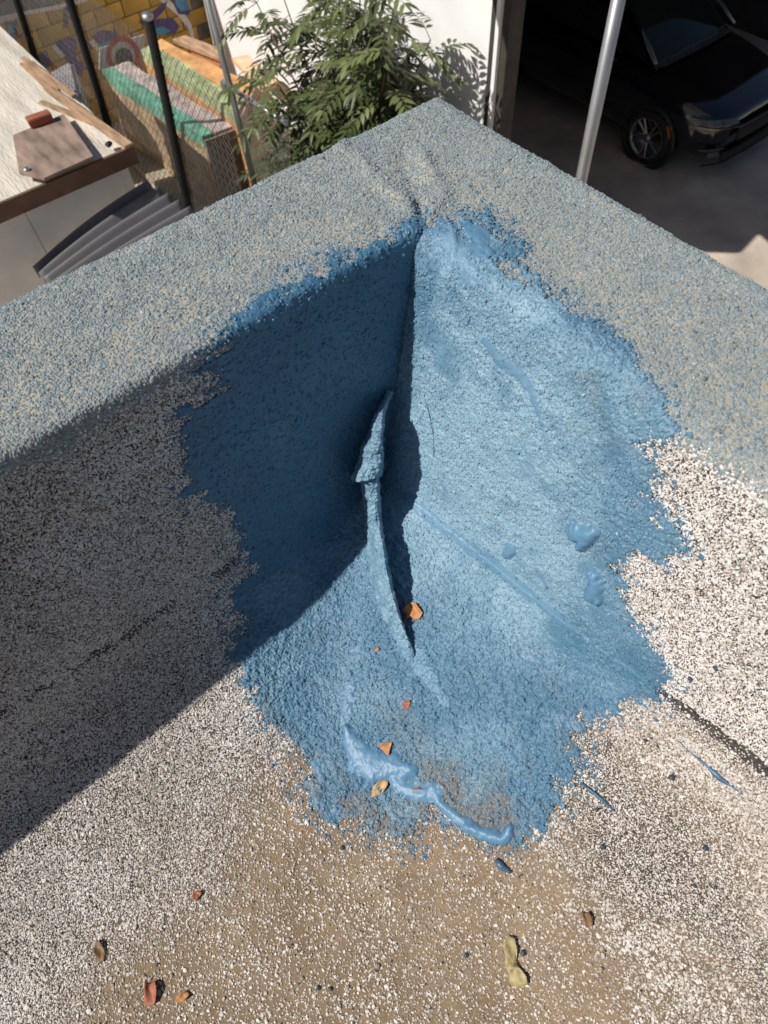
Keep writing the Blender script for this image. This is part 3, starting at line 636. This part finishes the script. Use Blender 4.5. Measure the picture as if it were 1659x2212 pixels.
# ------------------------------------------------------------------ car
M_car = simple('black_car_paint', (.005, .006, .010), .10, var=.05, coat=1.0); M_glass, tg, bgp = new_mat('dark_glass')
bgp.inputs['Base Color'].default_value = (.012, .018, .016, 1); bgp.inputs['Roughness'].default_value = .03
M_tyre = simple('tyre_rubber', (.015, .015, .015), .8); M_rim = simple('grey_alloy', (.34, .34, .35), .35, .9, var=.1); M_plas = simple('black_plastic', (.012, .012, .012), .55)
M_chrome = simple('chrome', (.30, .30, .30), .22, 1.0, var=.05); M_lamp = simple('headlamp_lens', (.12, .125, .13), .08, .2, var=.2, scale=20.); M_amber = simple('amber_lens', (.55, .16, .02), .3)
car = thing('parked_car', 'glossy black car nosing out of the dark garage', 'car', (-3.40, 8.36, GZ))
def Wd(s): return float(np.interp(s, [0, .06, .15, .30, .55, 1.0, 2.0, 3.6, 4.3, 4.6], [.50, .66, .79, .875, .915, .925, .935, .93, .88, .72]))
st = []
for s, zb, zm, zs, zt in ((0, .26, .50, .68, .72), (.05, .22, .50, .74, .79), (.18, .20, .52, .79, .84), (.45, .20, .55, .86, .92), (.85, .20, .58, .925, 1.0), (1.2, .20, .6, .97, 1.05), (2.2, .20, .62, 1.0, 1.06), (3.4, .22, .64, 1.03, 1.09), (4.2, .26, .66, 1.02, 1.08), (4.58, .32, .66, .95, 1.0)):
    w_ = Wd(s); half = [(.75*w_, zb), (.97*w_, zb + .10), (w_, zm), (.985*w_, zs - .06), (.93*w_, zs), (.72*w_, zt - .015), (.35*w_, zt)]
    ring = half + [(-y, z) for y, z in half[::-1]]; st.append([(-s, y, z) for y, z in ring])
mb = MB(); n = len(st[0]); mb.add([p for r_ in st for p in r_], [(i*n+k, i*n+(k+1) % n, (i+1)*n+(k+1) % n, (i+1)*n+k) for i in range(len(st)-1) for k in range(n)] + [tuple(range(n)), tuple((len(st)-1)*n+k for k in range(n))[::-1]])
body = mb.build('body', M_car, car, True); md = body.modifiers.new('sub', 'SUBSURF'); md.levels = 2; md.render_levels = 2
st = []
for s, wb, wt, zb, zt in ((1.10, .74, .70, 1.0, 1.03), (1.5, .80, .66, 1.0, 1.30), (2.0, .82, .58, 1.0, 1.53), (2.6, .83, .57, 1.02, 1.58), (3.4, .82, .56, 1.04, 1.55), (4.0, .78, .55, 1.04, 1.36), (4.4, .70, .58, 1.02, 1.08)):
    half = [(wb, zb - .03), (.5*(wb+wt)+.02, .5*(zb+zt)), (wt, zt - .02), (.6*wt, zt + .012), (.2*wt, zt + .02)]
    st.append([(-s, y, z) for y, z in half + [(-y, z) for y, z in half[::-1]]])
mb = MB(); n = len(st[0]); mb.add([p for r_ in st for p in r_], [(i*n+k, i*n+(k+1) % n, (i+1)*n+(k+1) % n, (i+1)*n+k) for i in range(len(st)-1) for k in range(n)])
cab = mb.build('cabin', M_car, car, True); md = cab.modifiers.new('sub', 'SUBSURF'); md.levels = 2; md.render_levels = 2
gl_pts = []
for s, zt, wt in ((1.14, 1.068, .73), (1.4, 1.262, .69), (1.7, 1.432, .63), (1.95, 1.545, .575)):
    gl_pts.append([(-s + .05 * (y / wt) ** 2 * -1, y, zt + .022 - .02 * (y / wt) ** 2) for y in np.linspace(-wt, wt, 9)])
mb = MB().add([p for r_ in gl_pts for p in r_], [(i*9+k, i*9+k+1, (i+1)*9+k+1, (i+1)*9+k) for i in range(3) for k in range(8)]); mb.build('windscreen', M_glass, car, True)
for sg in (-1, 1):
    mb = MB().prism([(-1.6, sg*.80, 1.06), (-2.05, sg*.71, 1.42), (-3.3, sg*.70, 1.44), (-3.9, sg*.79, 1.12)], (0, sg, .25), .012); mb.build('side_window', M_glass, car)
    mb = MB().tube([(-1.12, sg*.76, 1.075), (-1.5, sg*.70, 1.34), (-1.98, sg*.59, 1.575)], [.03, .032, .034], 8); mb.build('pillar', M_car, car, True)
def outline(y): # x of the nose at half width y
    ys = [Wd(s) for s in np.linspace(0, .6, 60)]; return -float(np.interp(abs(y), ys, np.linspace(0, .6, 60))) if abs(y) > .5 else .018 * (1 - (y / .5) ** 2)
def band(name, y0, y1, z0, z1, mat, outw=.018, n=12, slope=.0, lift=0.0, parent=None):
    vs = []; 
    for y in np.linspace(y0, y1, n):
        x = outline(y); k = abs(y) / .92
        for (zz, o_) in ((z0, outw), (z1, outw - slope)): vs.append((x + o_, y * (1 + .02), zz + lift * k))
    f = [(2*i, 2*i+2, 2*i+3, 2*i+1) for i in range(n-1)]
    mb = MB().add(vs, f); me = mb.mesh(name); bm = bmesh.new(); bm.from_mesh(me); bmesh.ops.recalc_face_normals(bm, faces=bm.faces); bmesh.ops.solidify(bm, geom=list(bm.faces), thickness=-.03); bm.to_mesh(me); bm.free()
    return link_mesh(name, me, mat, parent or car)
band('grille', -.42, .42, .50, .66, M_plas, .03, slope=.02)
for z in (.53, .575, .62): band('grille_bar', -.40, .40, z, z + .012, M_chrome, .036)
band('grille_trim', -.45, .45, .665, .685, M_chrome, .022)
band('lower_grille', -.55, .55, .27, .38, M_plas, .012)
band('bumper_lip', -.76, .76, .225, .245, M_chrome, .012)
for sg in (-1, 1):
    h_ = band('headlight', sg*.48, sg*.885, .685, .745, M_lamp, .022, slope=.045, lift=.05)
    band('lamp_strip', sg*.47, sg*.87, .668, .680, M_chrome, .03, lift=.05, parent=car)
    band('lamp_divider', sg*.66, sg*.68, .655, .745, M_plas, .030, slope=.04, lift=.05, n=3)
    band('fog_lamp', sg*.62, sg*.74, .36, .42, M_lamp, .022, n=5); band('fog_lamp_trim', sg*.57, sg*.82, .44, .455, M_chrome, .02, n=5)
    MB().box((-.62, sg*.925, .46), (-.55, sg*.94, .60)).build('side_marker', M_amber, car)
    mi = MB().box((-1.72, sg*.98, 1.02), (-1.58, sg*1.17, 1.16)).build('mirror', M_car, car, True, bevel=.04); MB().tube([(-1.62, sg*.88, 1.0), (-1.64, sg*1.0, 1.05)], .02, 6).build('mirror_arm', M_plas, car)
for y0 in (-.55, .1): MB().tube([(-1.10, y0, 1.075), (-1.16, y0 + .55, 1.10)], .010, 6).build('wiper', M_plas, car)
mb = MB()
vs = []
for y in np.linspace(-.7, .7, 11): vs += [(-1.02 - .06*(y/.7)**2, y, 1.058 - .03*(y/.7)**2), (-1.10 - .06*(y/.7)**2, y, 1.072 - .03*(y/.7)**2)]
mb.add(vs, [(2*i, 2*i+2, 2*i+3, 2*i+1) for i in range(10)]); mb.build('cowl', M_rim, car)
def wheel(x, sg):
    y = sg * .80
    def rr(r, yy, n=40): return [(x + r*math.cos(2*math.pi*k/n), sg*yy, .345 + r*math.sin(2*math.pi*k/n)) for k in range(n)]
    def lathe(prof, name, mat, parent):
        mb = MB(); n = 40; mb.add([p for r, yy in prof for p in rr(r, yy)], [(i*n+k, i*n+(k+1) % n, (i+1)*n+(k+1) % n, (i+1)*n+k) for i in range(len(prof)-1) for k in range(n)]); return mb.build(name, mat, parent, True)
    lathe([(.40, .905), (.40, .935), (.36, .945), (.35, .93)], 'arch_trim', M_plas, car)
    wl = lathe([(.24, .74), (.33, .74), (.345, .78), (.345, .90), (.325, .945), (.255, .955), (.245, .93)], 'wheel', M_tyre, car)
    lathe([(.25, .955), (.235, .958), (.225, .91), (.225, .80), (.0, .80)], 'rim', M_rim, wl)
    mb = MB()
    for k in range(10):
        a = 2*math.pi*k/10 + (.12 if k % 2 else -.12); c_, s_ = math.cos(a), math.sin(a)
        mb.tube([(x + .04*c_, sg*.925, .345 + .04*s_), (x + .235*c_, sg*.945, .345 + .235*s_)], [.016, .011], 6)
    mb.build('spokes', M_rim, wl); lathe([(.055, .90), (.05, .945), (.0, .95)], 'hub_cap', M_rim, wl)
for x in (-.86, -3.62):
    for sg in (-1, 1): wheel(x, sg)

# ------------------------------------------------------------------ graffiti wall
M_gold = simple('gold_spray_paint', (.44, .27, .055), .8, var=.35, scale=2.2); M_slate = simple('grey_block', (.15, .15, .16), .9, scale=3.)
M_purple = simple('purple_spray_paint', (.085, .06, .17), .7); M_cyan = simple('cyan_spray_paint', (.07, .26, .40), .7); M_wpaint = simple('white_spray_paint', (.62, .58, .56), .7); M_mort = simple('mortar', (.16, .14, .11), .95)
gw = thing('graffiti_wall', 'block wall sprayed gold with purple and cyan graffiti lettering', 'wall', (XG, 0, GZ))
MB().box((-.25, -9.0, 0), (-.012, YW - .01, 2.5)).build('mortar_bed', M_mort, gw)
blk = MB().box((0, .006, .006), (.02, .394, .194)).mesh('block')
bmx = bmesh.new(); bmx.from_mesh(blk); bmesh.ops.bevel(bmx, geom=list(bmx.edges), offset=.004, segments=1, affect='EDGES'); bmx.to_mesh(blk); bmx.free()
blk2 = blk.copy(); blk.materials.append(M_gold); blk2.materials.append(M_slate)
for r_ in range(12):
    for k in range(17):
        yy = YW - .02 - .4 * (k + 1) - (.2 if r_ % 2 else 0)
        o = bpy.data.objects.new('block', blk if r_ < 8 else blk2); C.objects.link(o); o.parent = gw; o.location = (-.012 - random.random()*.003, yy, r_ * .2)
def gpt(p): q = at(p, x=XG + .012); return (q[0] - XG, q[1], q[2] - GZ)
def paint(poly, mat, d=.004, off=0.0, name='painted_letter'):
    pts = [np.array(gpt(p)) + (off, 0, 0) for p in poly]; return MB().prism(pts, (1, 0, 0), d).build(name, mat, gw)
paint([(-40,62),(-40,44),(60,22),(140,8),(190,-8),(190,2),(140,17),(60,32)], M_wpaint, name='white_stripe')
paint([(345,0),(365,0),(395,25),(412,50),(420,80),(415,90),(405,60),(385,35)], M_wpaint)
paint([(300,48),(340,18),(362,0),(355,22),(335,42),(372,38),(388,56),(378,72),(350,76),(338,66)], M_purple, off=.001)
paint([(378,0),(405,0),(410,20),(392,24),(380,12)], M_cyan, off=.001); paint([(372,2),(378,0),(380,12),(392,24),(410,20),(408,32),(385,30)], M_purple, off=.0055)
paint([(333,62),(350,56),(368,66),(352,76),(338,74)], M_cyan, off=.0065)
paint([(200,78),(215,66),(240,66),(262,80),(250,86),(236,92),(215,98)], M_purple, off=.001); paint([(190,90),(202,84),(214,100),(212,112)], M_wpaint, off=.001); paint([(214,96),(238,86),(244,94),(222,106)], M_cyan, off=.0055)
paint([(120,95),(145,80),(165,84),(166,130),(180,140),(178,165),(150,150),(140,120)], M_purple, off=.001); paint([(112,100),(122,94),(140,122),(132,126)], M_wpaint, off=.001)
paint([(12,48),(34,46),(40,110),(30,150),(22,110)], M_purple, off=.001); paint([(14,50),(28,48),(30,70),(18,72)], M_cyan, off=.0055)
paint([(82,120),(100,108),(112,140),(95,150)], M_purple, off=.001)
paint([(138,14),(148,12),(146,60),(138,58)], M_purple, off=.001)

# ------------------------------------------------------------------ shed
M_roofm = simple('cream_roof_membrane', (.64, .59, .51), .75, var=.24, scale=2.2, bumpd=.012, stretch=(.6, 3.0, 1)); M_ply = simple('weathered_plywood', (.27, .195, .155), .85, var=.5, scale=5., stretch=(.7, 2.2, 1))
M_fascia = simple('brown_fascia', (.15, .085, .055), .8); M_shedw = simple('white_siding', (.74, .73, .70), .7, var=.06); M_brick = simple('red_brick', (.34, .10, .06), .85)
SZ = -2.52
e0_, e1_ = at((-60, 466), z=SZ), at((278, 318), z=SZ); XS = .5 * (e0_[0] + e1_[0]); YS = e1_[1]
shed = thing('shed', 'low white sided shed with a cream roof and brown fascia', 'shed', (XS, YS, GZ))
def sl_(a): return np.array(a, float) - (XS, YS, GZ)
xb = XS - 3.4; yl = YS - 4.2
MB().hexa([sl_((xb, yl, SZ - .06 + .12)), sl_((XS, yl, SZ - .06)), sl_((XS, YS, SZ - .06)), sl_((xb, YS, SZ - .06 + .12))], [sl_((xb, yl, SZ + .12)), sl_((XS, yl, SZ)), sl_((XS, YS, SZ)), sl_((xb, YS, SZ + .12))]).build('roof', M_roofm, shed, sub=5, noise=.012)
MB().box(sl_((XS + .002, yl, SZ - .13)), sl_((XS + .03, YS + .03, SZ + .012))).build('fascia', M_fascia, shed)
MB().box(sl_((xb, yl + .1, GZ)), sl_((XS - .08, YS - .06, SZ - .08))).build('wall', M_shedw, shed)
for k in range(4): 
    yy = YS - .07 - .92 * k
    MB().box(sl_((XS - .079, yy - .912, GZ + .02)), sl_((XS - .066, yy, SZ - .09))).build('siding_panel', M_shedw, shed)
MB().box(sl_((XS - .064, YS - .13, GZ)), sl_((XS - .045, YS - .055, SZ - .1))).build('corner_trim', M_shedw, shed)
for k, (a_, b_, wd, h_) in enumerate((((2, 92), (118, 196), .09, .07), ((100, 186), (278, 312), .08, .09), ((48, 122), (160, 204), .05, .12), ((86, 218), (200, 262), .06, .05))):
    p, q = at(a_, z=SZ + h_), at(b_, z=SZ + h_ - .01); t_ = (q - p) / np.linalg.norm(q - p); nn = np.cross((0, 0, 1), t_)
    MB().hexa([sl_(p - nn*wd/2 - (0,0,.03)), sl_(q - nn*wd/2 - (0,0,.03)), sl_(q + nn*wd/2 - (0,0,.03)), sl_(p + nn*wd/2 - (0,0,.03))], [sl_(p - nn*wd/2), sl_(q - nn*wd/2), sl_(q + nn*wd/2), sl_(p + nn*wd/2)]).build('edge_board', M_wood, shed, bevel=.004)
zp = SZ + .075
pl = [at(p, z=zp) for p in ((30, 297), (140, 251), (203, 342), (97, 390), (44, 378))]
o = MB().prism(pl[::-1], (0, 0, 1), .02).build('plywood_sheet', M_ply, None); tag(o, 'weathered brown plywood sheet lying on the shed roof', 'plywood')
a_, b_ = at((72, 278), z=zp + .025), at((118, 262), z=zp + .025); t_ = (b_ - a_) / np.linalg.norm(b_ - a_); nn = np.cross((0, 0, 1), t_) * .10
a_ = b_ - t_ * .2
o = MB().hexa([a_, b_, b_ + nn, a_ + nn], [a_ + (0,0,.065), b_ + (0,0,.065), b_ + nn + (0,0,.065), a_ + nn + (0,0,.065)]).build('brick', M_brick, None, bevel=.006); tag(o, 'red brick weighing down the plywood on the shed roof', 'brick')
c_ = at((57, 366), z=zp + .03); o = MB().tube([c_ - (0,0,.03), c_ + (0,0,.01)], .022, 12).build('tin_can', M_galv, None, True, bevel=0); tag(o, 'small shiny can on the edge of the plywood sheet', 'can')
c_ = at((235, 312), z=SZ + .06); o = lump('rubber_cap', (905, 1440), .028, 'black rubber cap beside the front corner of the shed roof', 'cap', mat=M_plas); o.location = c_
# curved corrugated sheet in front of the shed
M_corr = simple('grey_corrugated_plastic', (.155, .15, .16), .55, var=.12, scale=3.)
cs = thing('corrugated_sheet', 'bowed dark grey corrugated sheet leaning against the shed wall', 'corrugated sheet', (XS, YS, GZ))
vs = []; NU, NV = 28, 73
A_, B_, D_, E_ = at((75, 585), x=XS + .03), at((322, 398), x=XS + .03), at((130, 640), x=XS + .62), at((425, 462), x=XS + .62)
for i in range(NU):
    u = i / (NU - 1)
    for k in range(NV):
        v = k / (NV - 1); p = (A_*(1-u) + B_*u)*(1-v) + (D_*(1-u) + E_*u)*v
        vs.append(sl_(p + np.array([0, 0, (.025 * (1 - v) + .012) * math.sin(math.pi*u) + .042*math.cos(2*math.pi*v*4.5)])))
mb = MB().add(vs, [(i*NV+k, i*NV+k+1, (i+1)*NV+k+1, (i+1)*NV+k) for i in range(NU-1) for k in range(NV-1)]); o = mb.build('sheet', M_corr, cs, True); md = o.modifiers.new('thick', 'SOLIDIFY'); md.thickness = .004
p = at((20, 610), z=-3.9)
q = [at((-120, 520), z=-3.5), at((2, 535), z=-3.5), at((52, 632), z=-3.9), at((-40, 690), z=-3.9)]
o = MB().prism(q, (0, 0, -1), .03).build('sunlit_patch_board', M_roofm, None); tag(o, 'pale board standing in for a sunlit patch before the shed at the left edge', 'board')  # board added in place of a sunlit stretch of ground and wall

# ------------------------------------------------------------------ slabs with painted edges, clutter
M_tan = simple('tan_foam', (.46, .33, .20), .95, var=.45, scale=5., bumpd=.012); M_turq = simple('turquoise_cover', (.13, .38, .27), .85, var=.5, scale=7., bumpd=.006); M_lilac = simple('lilac_cover', (.50, .42, .40), .9, var=.4, scale=6., bumpd=.008)
M_green = simple('pale_green_cover', (.36, .42, .22), .9, var=.4, scale=6., bumpd=.006); M_orange = simple('orange_foam', (.60, .32, .13), .95, var=.3, scale=6., bumpd=.012); M_greyf = simple('grey_foam', (.22, .18, .15), .95, var=.3, scale=5., bumpd=.01)
def slab(label, zt, q, strip, mats):
    """q: back-left, front-left, front-right, back-right (picture points at the top height)"""
    c = [at(p, z=zt) for p in q]; bl, fl, fr, br = c; org = np.array([*(sum(c) / 4)[:2], GZ]); t = thing('foam_slab', label, 'foam slab', org)
    def lc(p, dz=0.0): return np.array(p) - org + (0, 0, dz)
    def low(p): return np.array([p[0], p[1], GZ + .05]) - org
    MB().hexa([low(bl), low(fl), low(fr), low(br)], [lc(bl, -.15), lc(fl, -.15), lc(fr, -.15), lc(br, -.15)]).build('core', mats[0], t, sub=6, noise=.07)
    m0, m1 = bl + (br - bl) * strip, fl + (fr - fl) * strip; gap = (br - bl) * .02; gap1 = (fr - fl) * .02; ov = (bl - br) * .02; ov1 = (fl - fr) * .02
    MB().hexa([lc(bl + ov, -.145), lc(fl + ov1, -.145), lc(m1, -.145), lc(m0, -.145)], [lc(bl + ov), lc(fl + ov1), lc(m1), lc(m0)]).build('edge_strip', mats[1], t, sub=5, noise=.045)
    MB().hexa([lc(m0 + gap, -.145), lc(m1 + gap1, -.145), lc(fr, -.145), lc(br, -.145)], [lc(m0 + gap, -.01), lc(m1 + gap1, -.01), lc(fr, -.01), lc(br, -.01)]).build('top_cover', mats[2], t, sub=5, noise=.045)
    e = (fl - bl) / np.linalg.norm(fl - bl) * .05
    MB().hexa([low(fl) + e * .1, low(fl) + e, low(fr) + e, low(fr) + e * .1], [lc(fl, -.04) + e * .1, lc(fl, -.04) + e, lc(fr, -.04) + e, lc(fr, -.04) + e * .1]).build('end_cover', mats[3], t, sub=2, noise=.02)
    return t
slab('tan foam slab with a turquoise edge strip and lilac top behind the chain link', -3.75, ((224, 152), (436, 294), (506, 268), (278, 132)), .36, (M_tan, M_turq, M_lilac, M_greyf))
slab('orange foam slab with a pale green edge strip, behind the turquoise edged slab', -3.55, ((305, 106), (512, 246), (545, 180), (348, 82)), .45, (M_orange, M_green, M_orange, M_tan))
# leaning sign
M_sign = simple('dull_white_sign', (.42, .42, .42), .6, var=.1); M_red = simple('red_print', (.30, .04, .045), .6); M_blk = simple('black_print', (.03, .03, .035), .6)
sp_ = [at(p, x=XG + .62) for p in ((213, 150), (310, 118), (310, 74), (214, 104))]
org = np.array(sp_[0]); sg_ = thing('warning_sign', 'dull white sign with a red ring leaning before the graffiti wall', 'sign', org)
MB().prism([np.array(p) - org for p in sp_], (1, 0, 0), .02).build('board', M_sign, sg_)
def disc(r0, r1, c, mat, off, name):
    n = 32; c = np.array(c); vs = [c + (off, math.cos(2*math.pi*k/n)*r, math.sin(2*math.pi*k/n)*r) for r in (r0, r1) for k in range(n)]
    mb = MB(); vs2 = vs + [v + np.array([.003, 0, 0]) for v in vs]
    mb.add(vs2, [(2*n+k, 2*n+(k+1) % n, 3*n+(k+1) % n, 3*n+k) for k in range(n)] + [(k, (k+1) % n, 3*n - n + 0 + (k+1) % n, 2*n+k) for k in range(n)] + [(n+k, n+(k+1) % n, 3*n+(k+1) % n, 3*n+k) for k in range(n)])
    return mb.build(name, mat, sg_)
cc = sum(np.array(p) for p in sp_) / 4 - org; cc[2] -= .05
disc(.17, .235, cc, M_red, .024, 'red_ring'); disc(.0, .12, cc - (0, 0, .02), M_blk, .024, 'dark_symbol')
# grey mattress, boards, kerb
q = [at((98, 158), z=-3.55), at((120, 210), z=-3.55), at((172, 196), z=-3.55), at((155, 128), z=-3.55)]
o = MB().prism(q, (0, 0, -1), .8).build('mattress', simple('grey_ticking', (.34, .33, .35), .9, var=.12), None, bevel=.04); tag(o, 'grey upended mattress behind the shed below the graffiti', 'mattress')
q = [at(p, z=-3.9) for p in ((372, 84), (480, 128), (486, 108), (400, 76))]
o = MB().prism(q, (0, 0, -1), .05).build('timber_board', M_wood, None); tag(o, 'weathered board behind the orange slab at the white wall', 'board')
q = [at(p, z=-4.0) for p in ((412, 112), (474, 146), (478, 124), (420, 98))]
o = MB().prism(q, (0, 0, -1), .45).build('cardboard_box', simple('orange_cardboard', (.42, .17, .06), .9), None); tag(o, 'orange cardboard box beside the grey fence post', 'box')
q = [at(p, z=-3.95) for p in ((500, 125), (566, 190), (600, 176), (536, 118))]
o = MB().prism(q, (0, 0, -1), .06).build('plywood_sheet', simple('new_plywood', (.62, .44, .28), .8), None); tag(o, 'pale new plywood sheet behind the left side of the shrub', 'plywood')
q = [at(p, z=GZ + .1) for p in ((268, 318), (330, 335), (425, 432), (360, 415), (300, 365))]
o = MB().prism(q[::-1], (0, 0, -1), .098).build('concrete_slab', simple('pale_concrete', (.50, .44, .34), .9, var=.15), None, bevel=.01); tag(o, 'pale concrete slab on the ground between shed and fence', 'slab')

# ------------------------------------------------------------------ fences
M_post = simple('black_steel_post', (.012, .012, .012), .75, spec=.2); M_wire = simple('fence_wire', (.16, .15, .135), .5, .6)
def chainlink(mb, O_, du, L, h, cell=.072, r=.0020):
    du = np.array(du, float); dn = np.cross(du, (0, 0, 1)); ns = int(L / cell); nr = int(h / (cell * .5))
    vs, fs = [], []
    for j in range(ns):
        prev = None
        for k in range(nr + 1):
            c = O_ + du * (j * cell + (cell * .5 if k % 2 else 0) * 1.0 + (cell * .0)) + np.array([0, 0, k * cell * .5])
            sgn = 1 if j % 2 else -1
            b0 = len(vs); vs += [c + r * du * 1.2, c - r * du * 1.2 + dn * r, c - r * du * 1.2 - dn * r]
            if prev is not None: fs += [(prev + a, prev + (a+1) % 3, b0 + (a+1) % 3, b0 + a) for a in range(3)]
            prev = b0
        prev = None
        for k in range(nr + 1):
            c = O_ + du * (j * cell + (cell * .5 if k % 2 else cell)) + np.array([0, 0, k * cell * .5]) + dn * r * 1.5
            b0 = len(vs); vs += [c + r * du * 1.2, c - r * du * 1.2 + dn * r, c - r * du * 1.2 - dn * r]
            if prev is not None: fs += [(prev + a, prev + (a+1) % 3, b0 + (a+1) % 3, b0 + a) for a in range(3)]
            prev = b0
    mb.add(vs, fs)
YF = YS + .22
fe = thing('chain_link_fence', 'chain link fence on black posts running past the shed', 'fence', (XS, YF, GZ))
def fl_(p): return np.array(p) - (XS, YF, GZ)
posts = []
for a_, b_ in (((320, 40), (405, 440)), ((150, 0), (225, 240)), ((35, 0), (75, 120))):
    p1 = at(b_, y=YF); p0 = at(a_, y=YF); d_ = (p0 - p1) / np.linalg.norm(p0 - p1); foot = p1 - d_ * ((p1[2] - GZ) / d_[2]); topp = p0 if a_[1] > 5 else p0 + d_ * .9
    o = MB().tube([fl_(foot), fl_(topp)], .034, 14).build('post', M_post, fe, True); posts.append((foot, topp))
    if a_[1] > 5: MB().tube([fl_(topp), fl_(topp + d_ * .03)], .036, 14).build('post_cap', M_galv, fe, True)
xa, xz = at((560, 380), y=YF)[0], posts[2][0][0] - .6
zt_ = -2.75
mb = MB(); chainlink(mb, np.array([xz, YF + .04, GZ + .05]) - (XS, YF, GZ), (1, 0, 0), -3.7 - xz, 3.15); o = mb.build('mesh', M_wire, fe); o['kind'] = 'stuff'
# grey post with rail
YF2 = 2.75
f2 = thing('chain_link_gate', 'galvanised fence post with a top rail and wire mesh by the shrub', 'fence', (at((497, 190), y=YF2)[0], YF2, GZ))
og = np.array(f2.location)
p1 = at((545, 380), y=YF2); p0 = at((450, 0), y=YF2); d_ = (p0 - p1) / np.linalg.norm(p0 - p1)
MB().tube([p1 - d_ * ((p1[2] - GZ) / d_[2]) - og, p0 + d_ * 1.0 - og], .034, 16).build('post', M_galv, f2, True)
r0, r1 = at((490, 184), y=YF2), at((622, 268), y=YF2)
MB().tube([r0 - og, r1 - og], .024, 12).build('top_rail', M_galv, f2, True); MB().box(r0 - og - (.05, .05, .05), r0 - og + (.05, .05, .05)).build('clamp', M_galv, f2, bevel=.012)
mb = MB(); L_ = abs(r1[0] - r0[0]); chainlink(mb, np.array([min(r0[0], r1[0]), YF2 + .02, GZ + .05]) - og, (1, 0, 0), L_, r1[2] - GZ - .08); o = mb.build('mesh', M_galv, f2); o['kind'] = 'stuff'

# ------------------------------------------------------------------ shrub
m, t, b = new_mat('shrub_leaf'); M_leaf = m
tc = nd(t, 'ShaderNodeAttribute', attribute_name='tone'); t.links.new(ramp(t, tc.outputs['Fac'], [(0, (.035, .052, .014)), (.6, (.080, .105, .03)), (1, (.17, .20, .08))]), b.inputs['Base Color'])
b.inputs['Roughness'].default_value = .5
M_bark = simple('bark', (.13, .09, .06), .9)
cb = at((720, 330), z=GZ + .9); cb = np.array([-5.36, 3.56, GZ])
sh_ = thing('shrub', 'green shrub of long pointed leaflets against the white wall', 'shrub', cb)
rr_ = random.Random(5); V, Fc, T = [], [], []
br = MB()
def leaflet(p, d, up, L, wd, tone):
    d = d / np.linalg.norm(d); s = np.cross(d, up); s /= np.linalg.norm(s) + 1e-9; n_ = np.cross(s, d); b0 = len(V)
    for a_, w_, z_ in ((0, .0, 0), (.3, .5, .03), (.3, -.5, .03), (.65, .42, -.01), (.65, -.42, -.01), (1, 0, -.12), (.3, 0, 0), (.65, 0, -.04)):
        V.append(p + d * L * a_ + s * wd * w_ + n_ * L * z_); T.append(tone)
    Fc.extend([(b0, b0+1, b0+6), (b0, b0+6, b0+2), (b0+1, b0+3, b0+7, b0+6), (b0+6, b0+7, b0+4, b0+2), (b0+3, b0+5, b0+7), (b0+7, b0+5, b0+4)])
stems = []
for k in range(42):
    a = rr_.uniform(0, 6.283); rad = rr_.uniform(.15, .95); top_ = np.array([math.cos(a) * rad * 1.55, math.sin(a) * rad * .72, rr_.uniform(1.2, 3.3) - .5 * rad])
    mid = np.array([top_[0] * .35, top_[1] * .35, top_[2] * .5]); pts = [np.array([top_[0]*.06, top_[1]*.06, 0]), mid, top_]
    br.tube(pts, [.022, .014, .006], 6); stems.append(pts)
for pts in stems:
    for j in range(23):
        u = rr_.uniform(.38, 1.0); p = (pts[0]*(1-u)**2 + 2*pts[1]*u*(1-u) + pts[2]*u*u) if u < .97 else pts[2]
        a = rr_.uniform(0, 6.283); d = np.array([math.cos(a), math.sin(a), rr_.uniform(-.25, .7)]); d /= np.linalg.norm(d); L = rr_.uniform(.36, .62); tn = rr_.random()
        prev = p
        for q in range(1, 9):
            f_ = q / 8; pp = p + d * L * f_ + np.array([0, 0, -.20 * L * f_ * f_ * 2]); ax = pp - prev; ax /= np.linalg.norm(ax)
            if q > 1:
                sd_ = np.cross(ax, (0, 0, 1)); sd_ /= np.linalg.norm(sd_) + 1e-9
                for s_ in (-1, 1): leaflet(pp, sd_ * s_ + ax * .75 + np.array([0, 0, rr_.uniform(-.35, .1)]), np.array([rr_.uniform(-.3, .3), rr_.uniform(-.3, .3), 1.]), rr_.uniform(.11, .19), .042, min(1, max(0, tn * .7 + rr_.uniform(0, .3))))
            prev = pp
        leaflet(prev, ax, np.array([0, 0, 1.]), .13, .03, tn); br.tube([p, p + d * L * .5 + np.array([0, 0, -.1 * L]), prev], [.004, .003, .002], 4)
me = bpy.data.meshes.new('foliage'); me.from_pydata([tuple(map(float, v)) for v in V], [], Fc); at_ = me.attributes.new('tone', 'FLOAT', 'POINT'); at_.data.foreach_set('value', np.array(T, np.float32))
o = link_mesh('foliage', me, M_leaf, sh_, True); o['kind'] = 'stuff'
br.build('branches', M_bark, sh_, True)
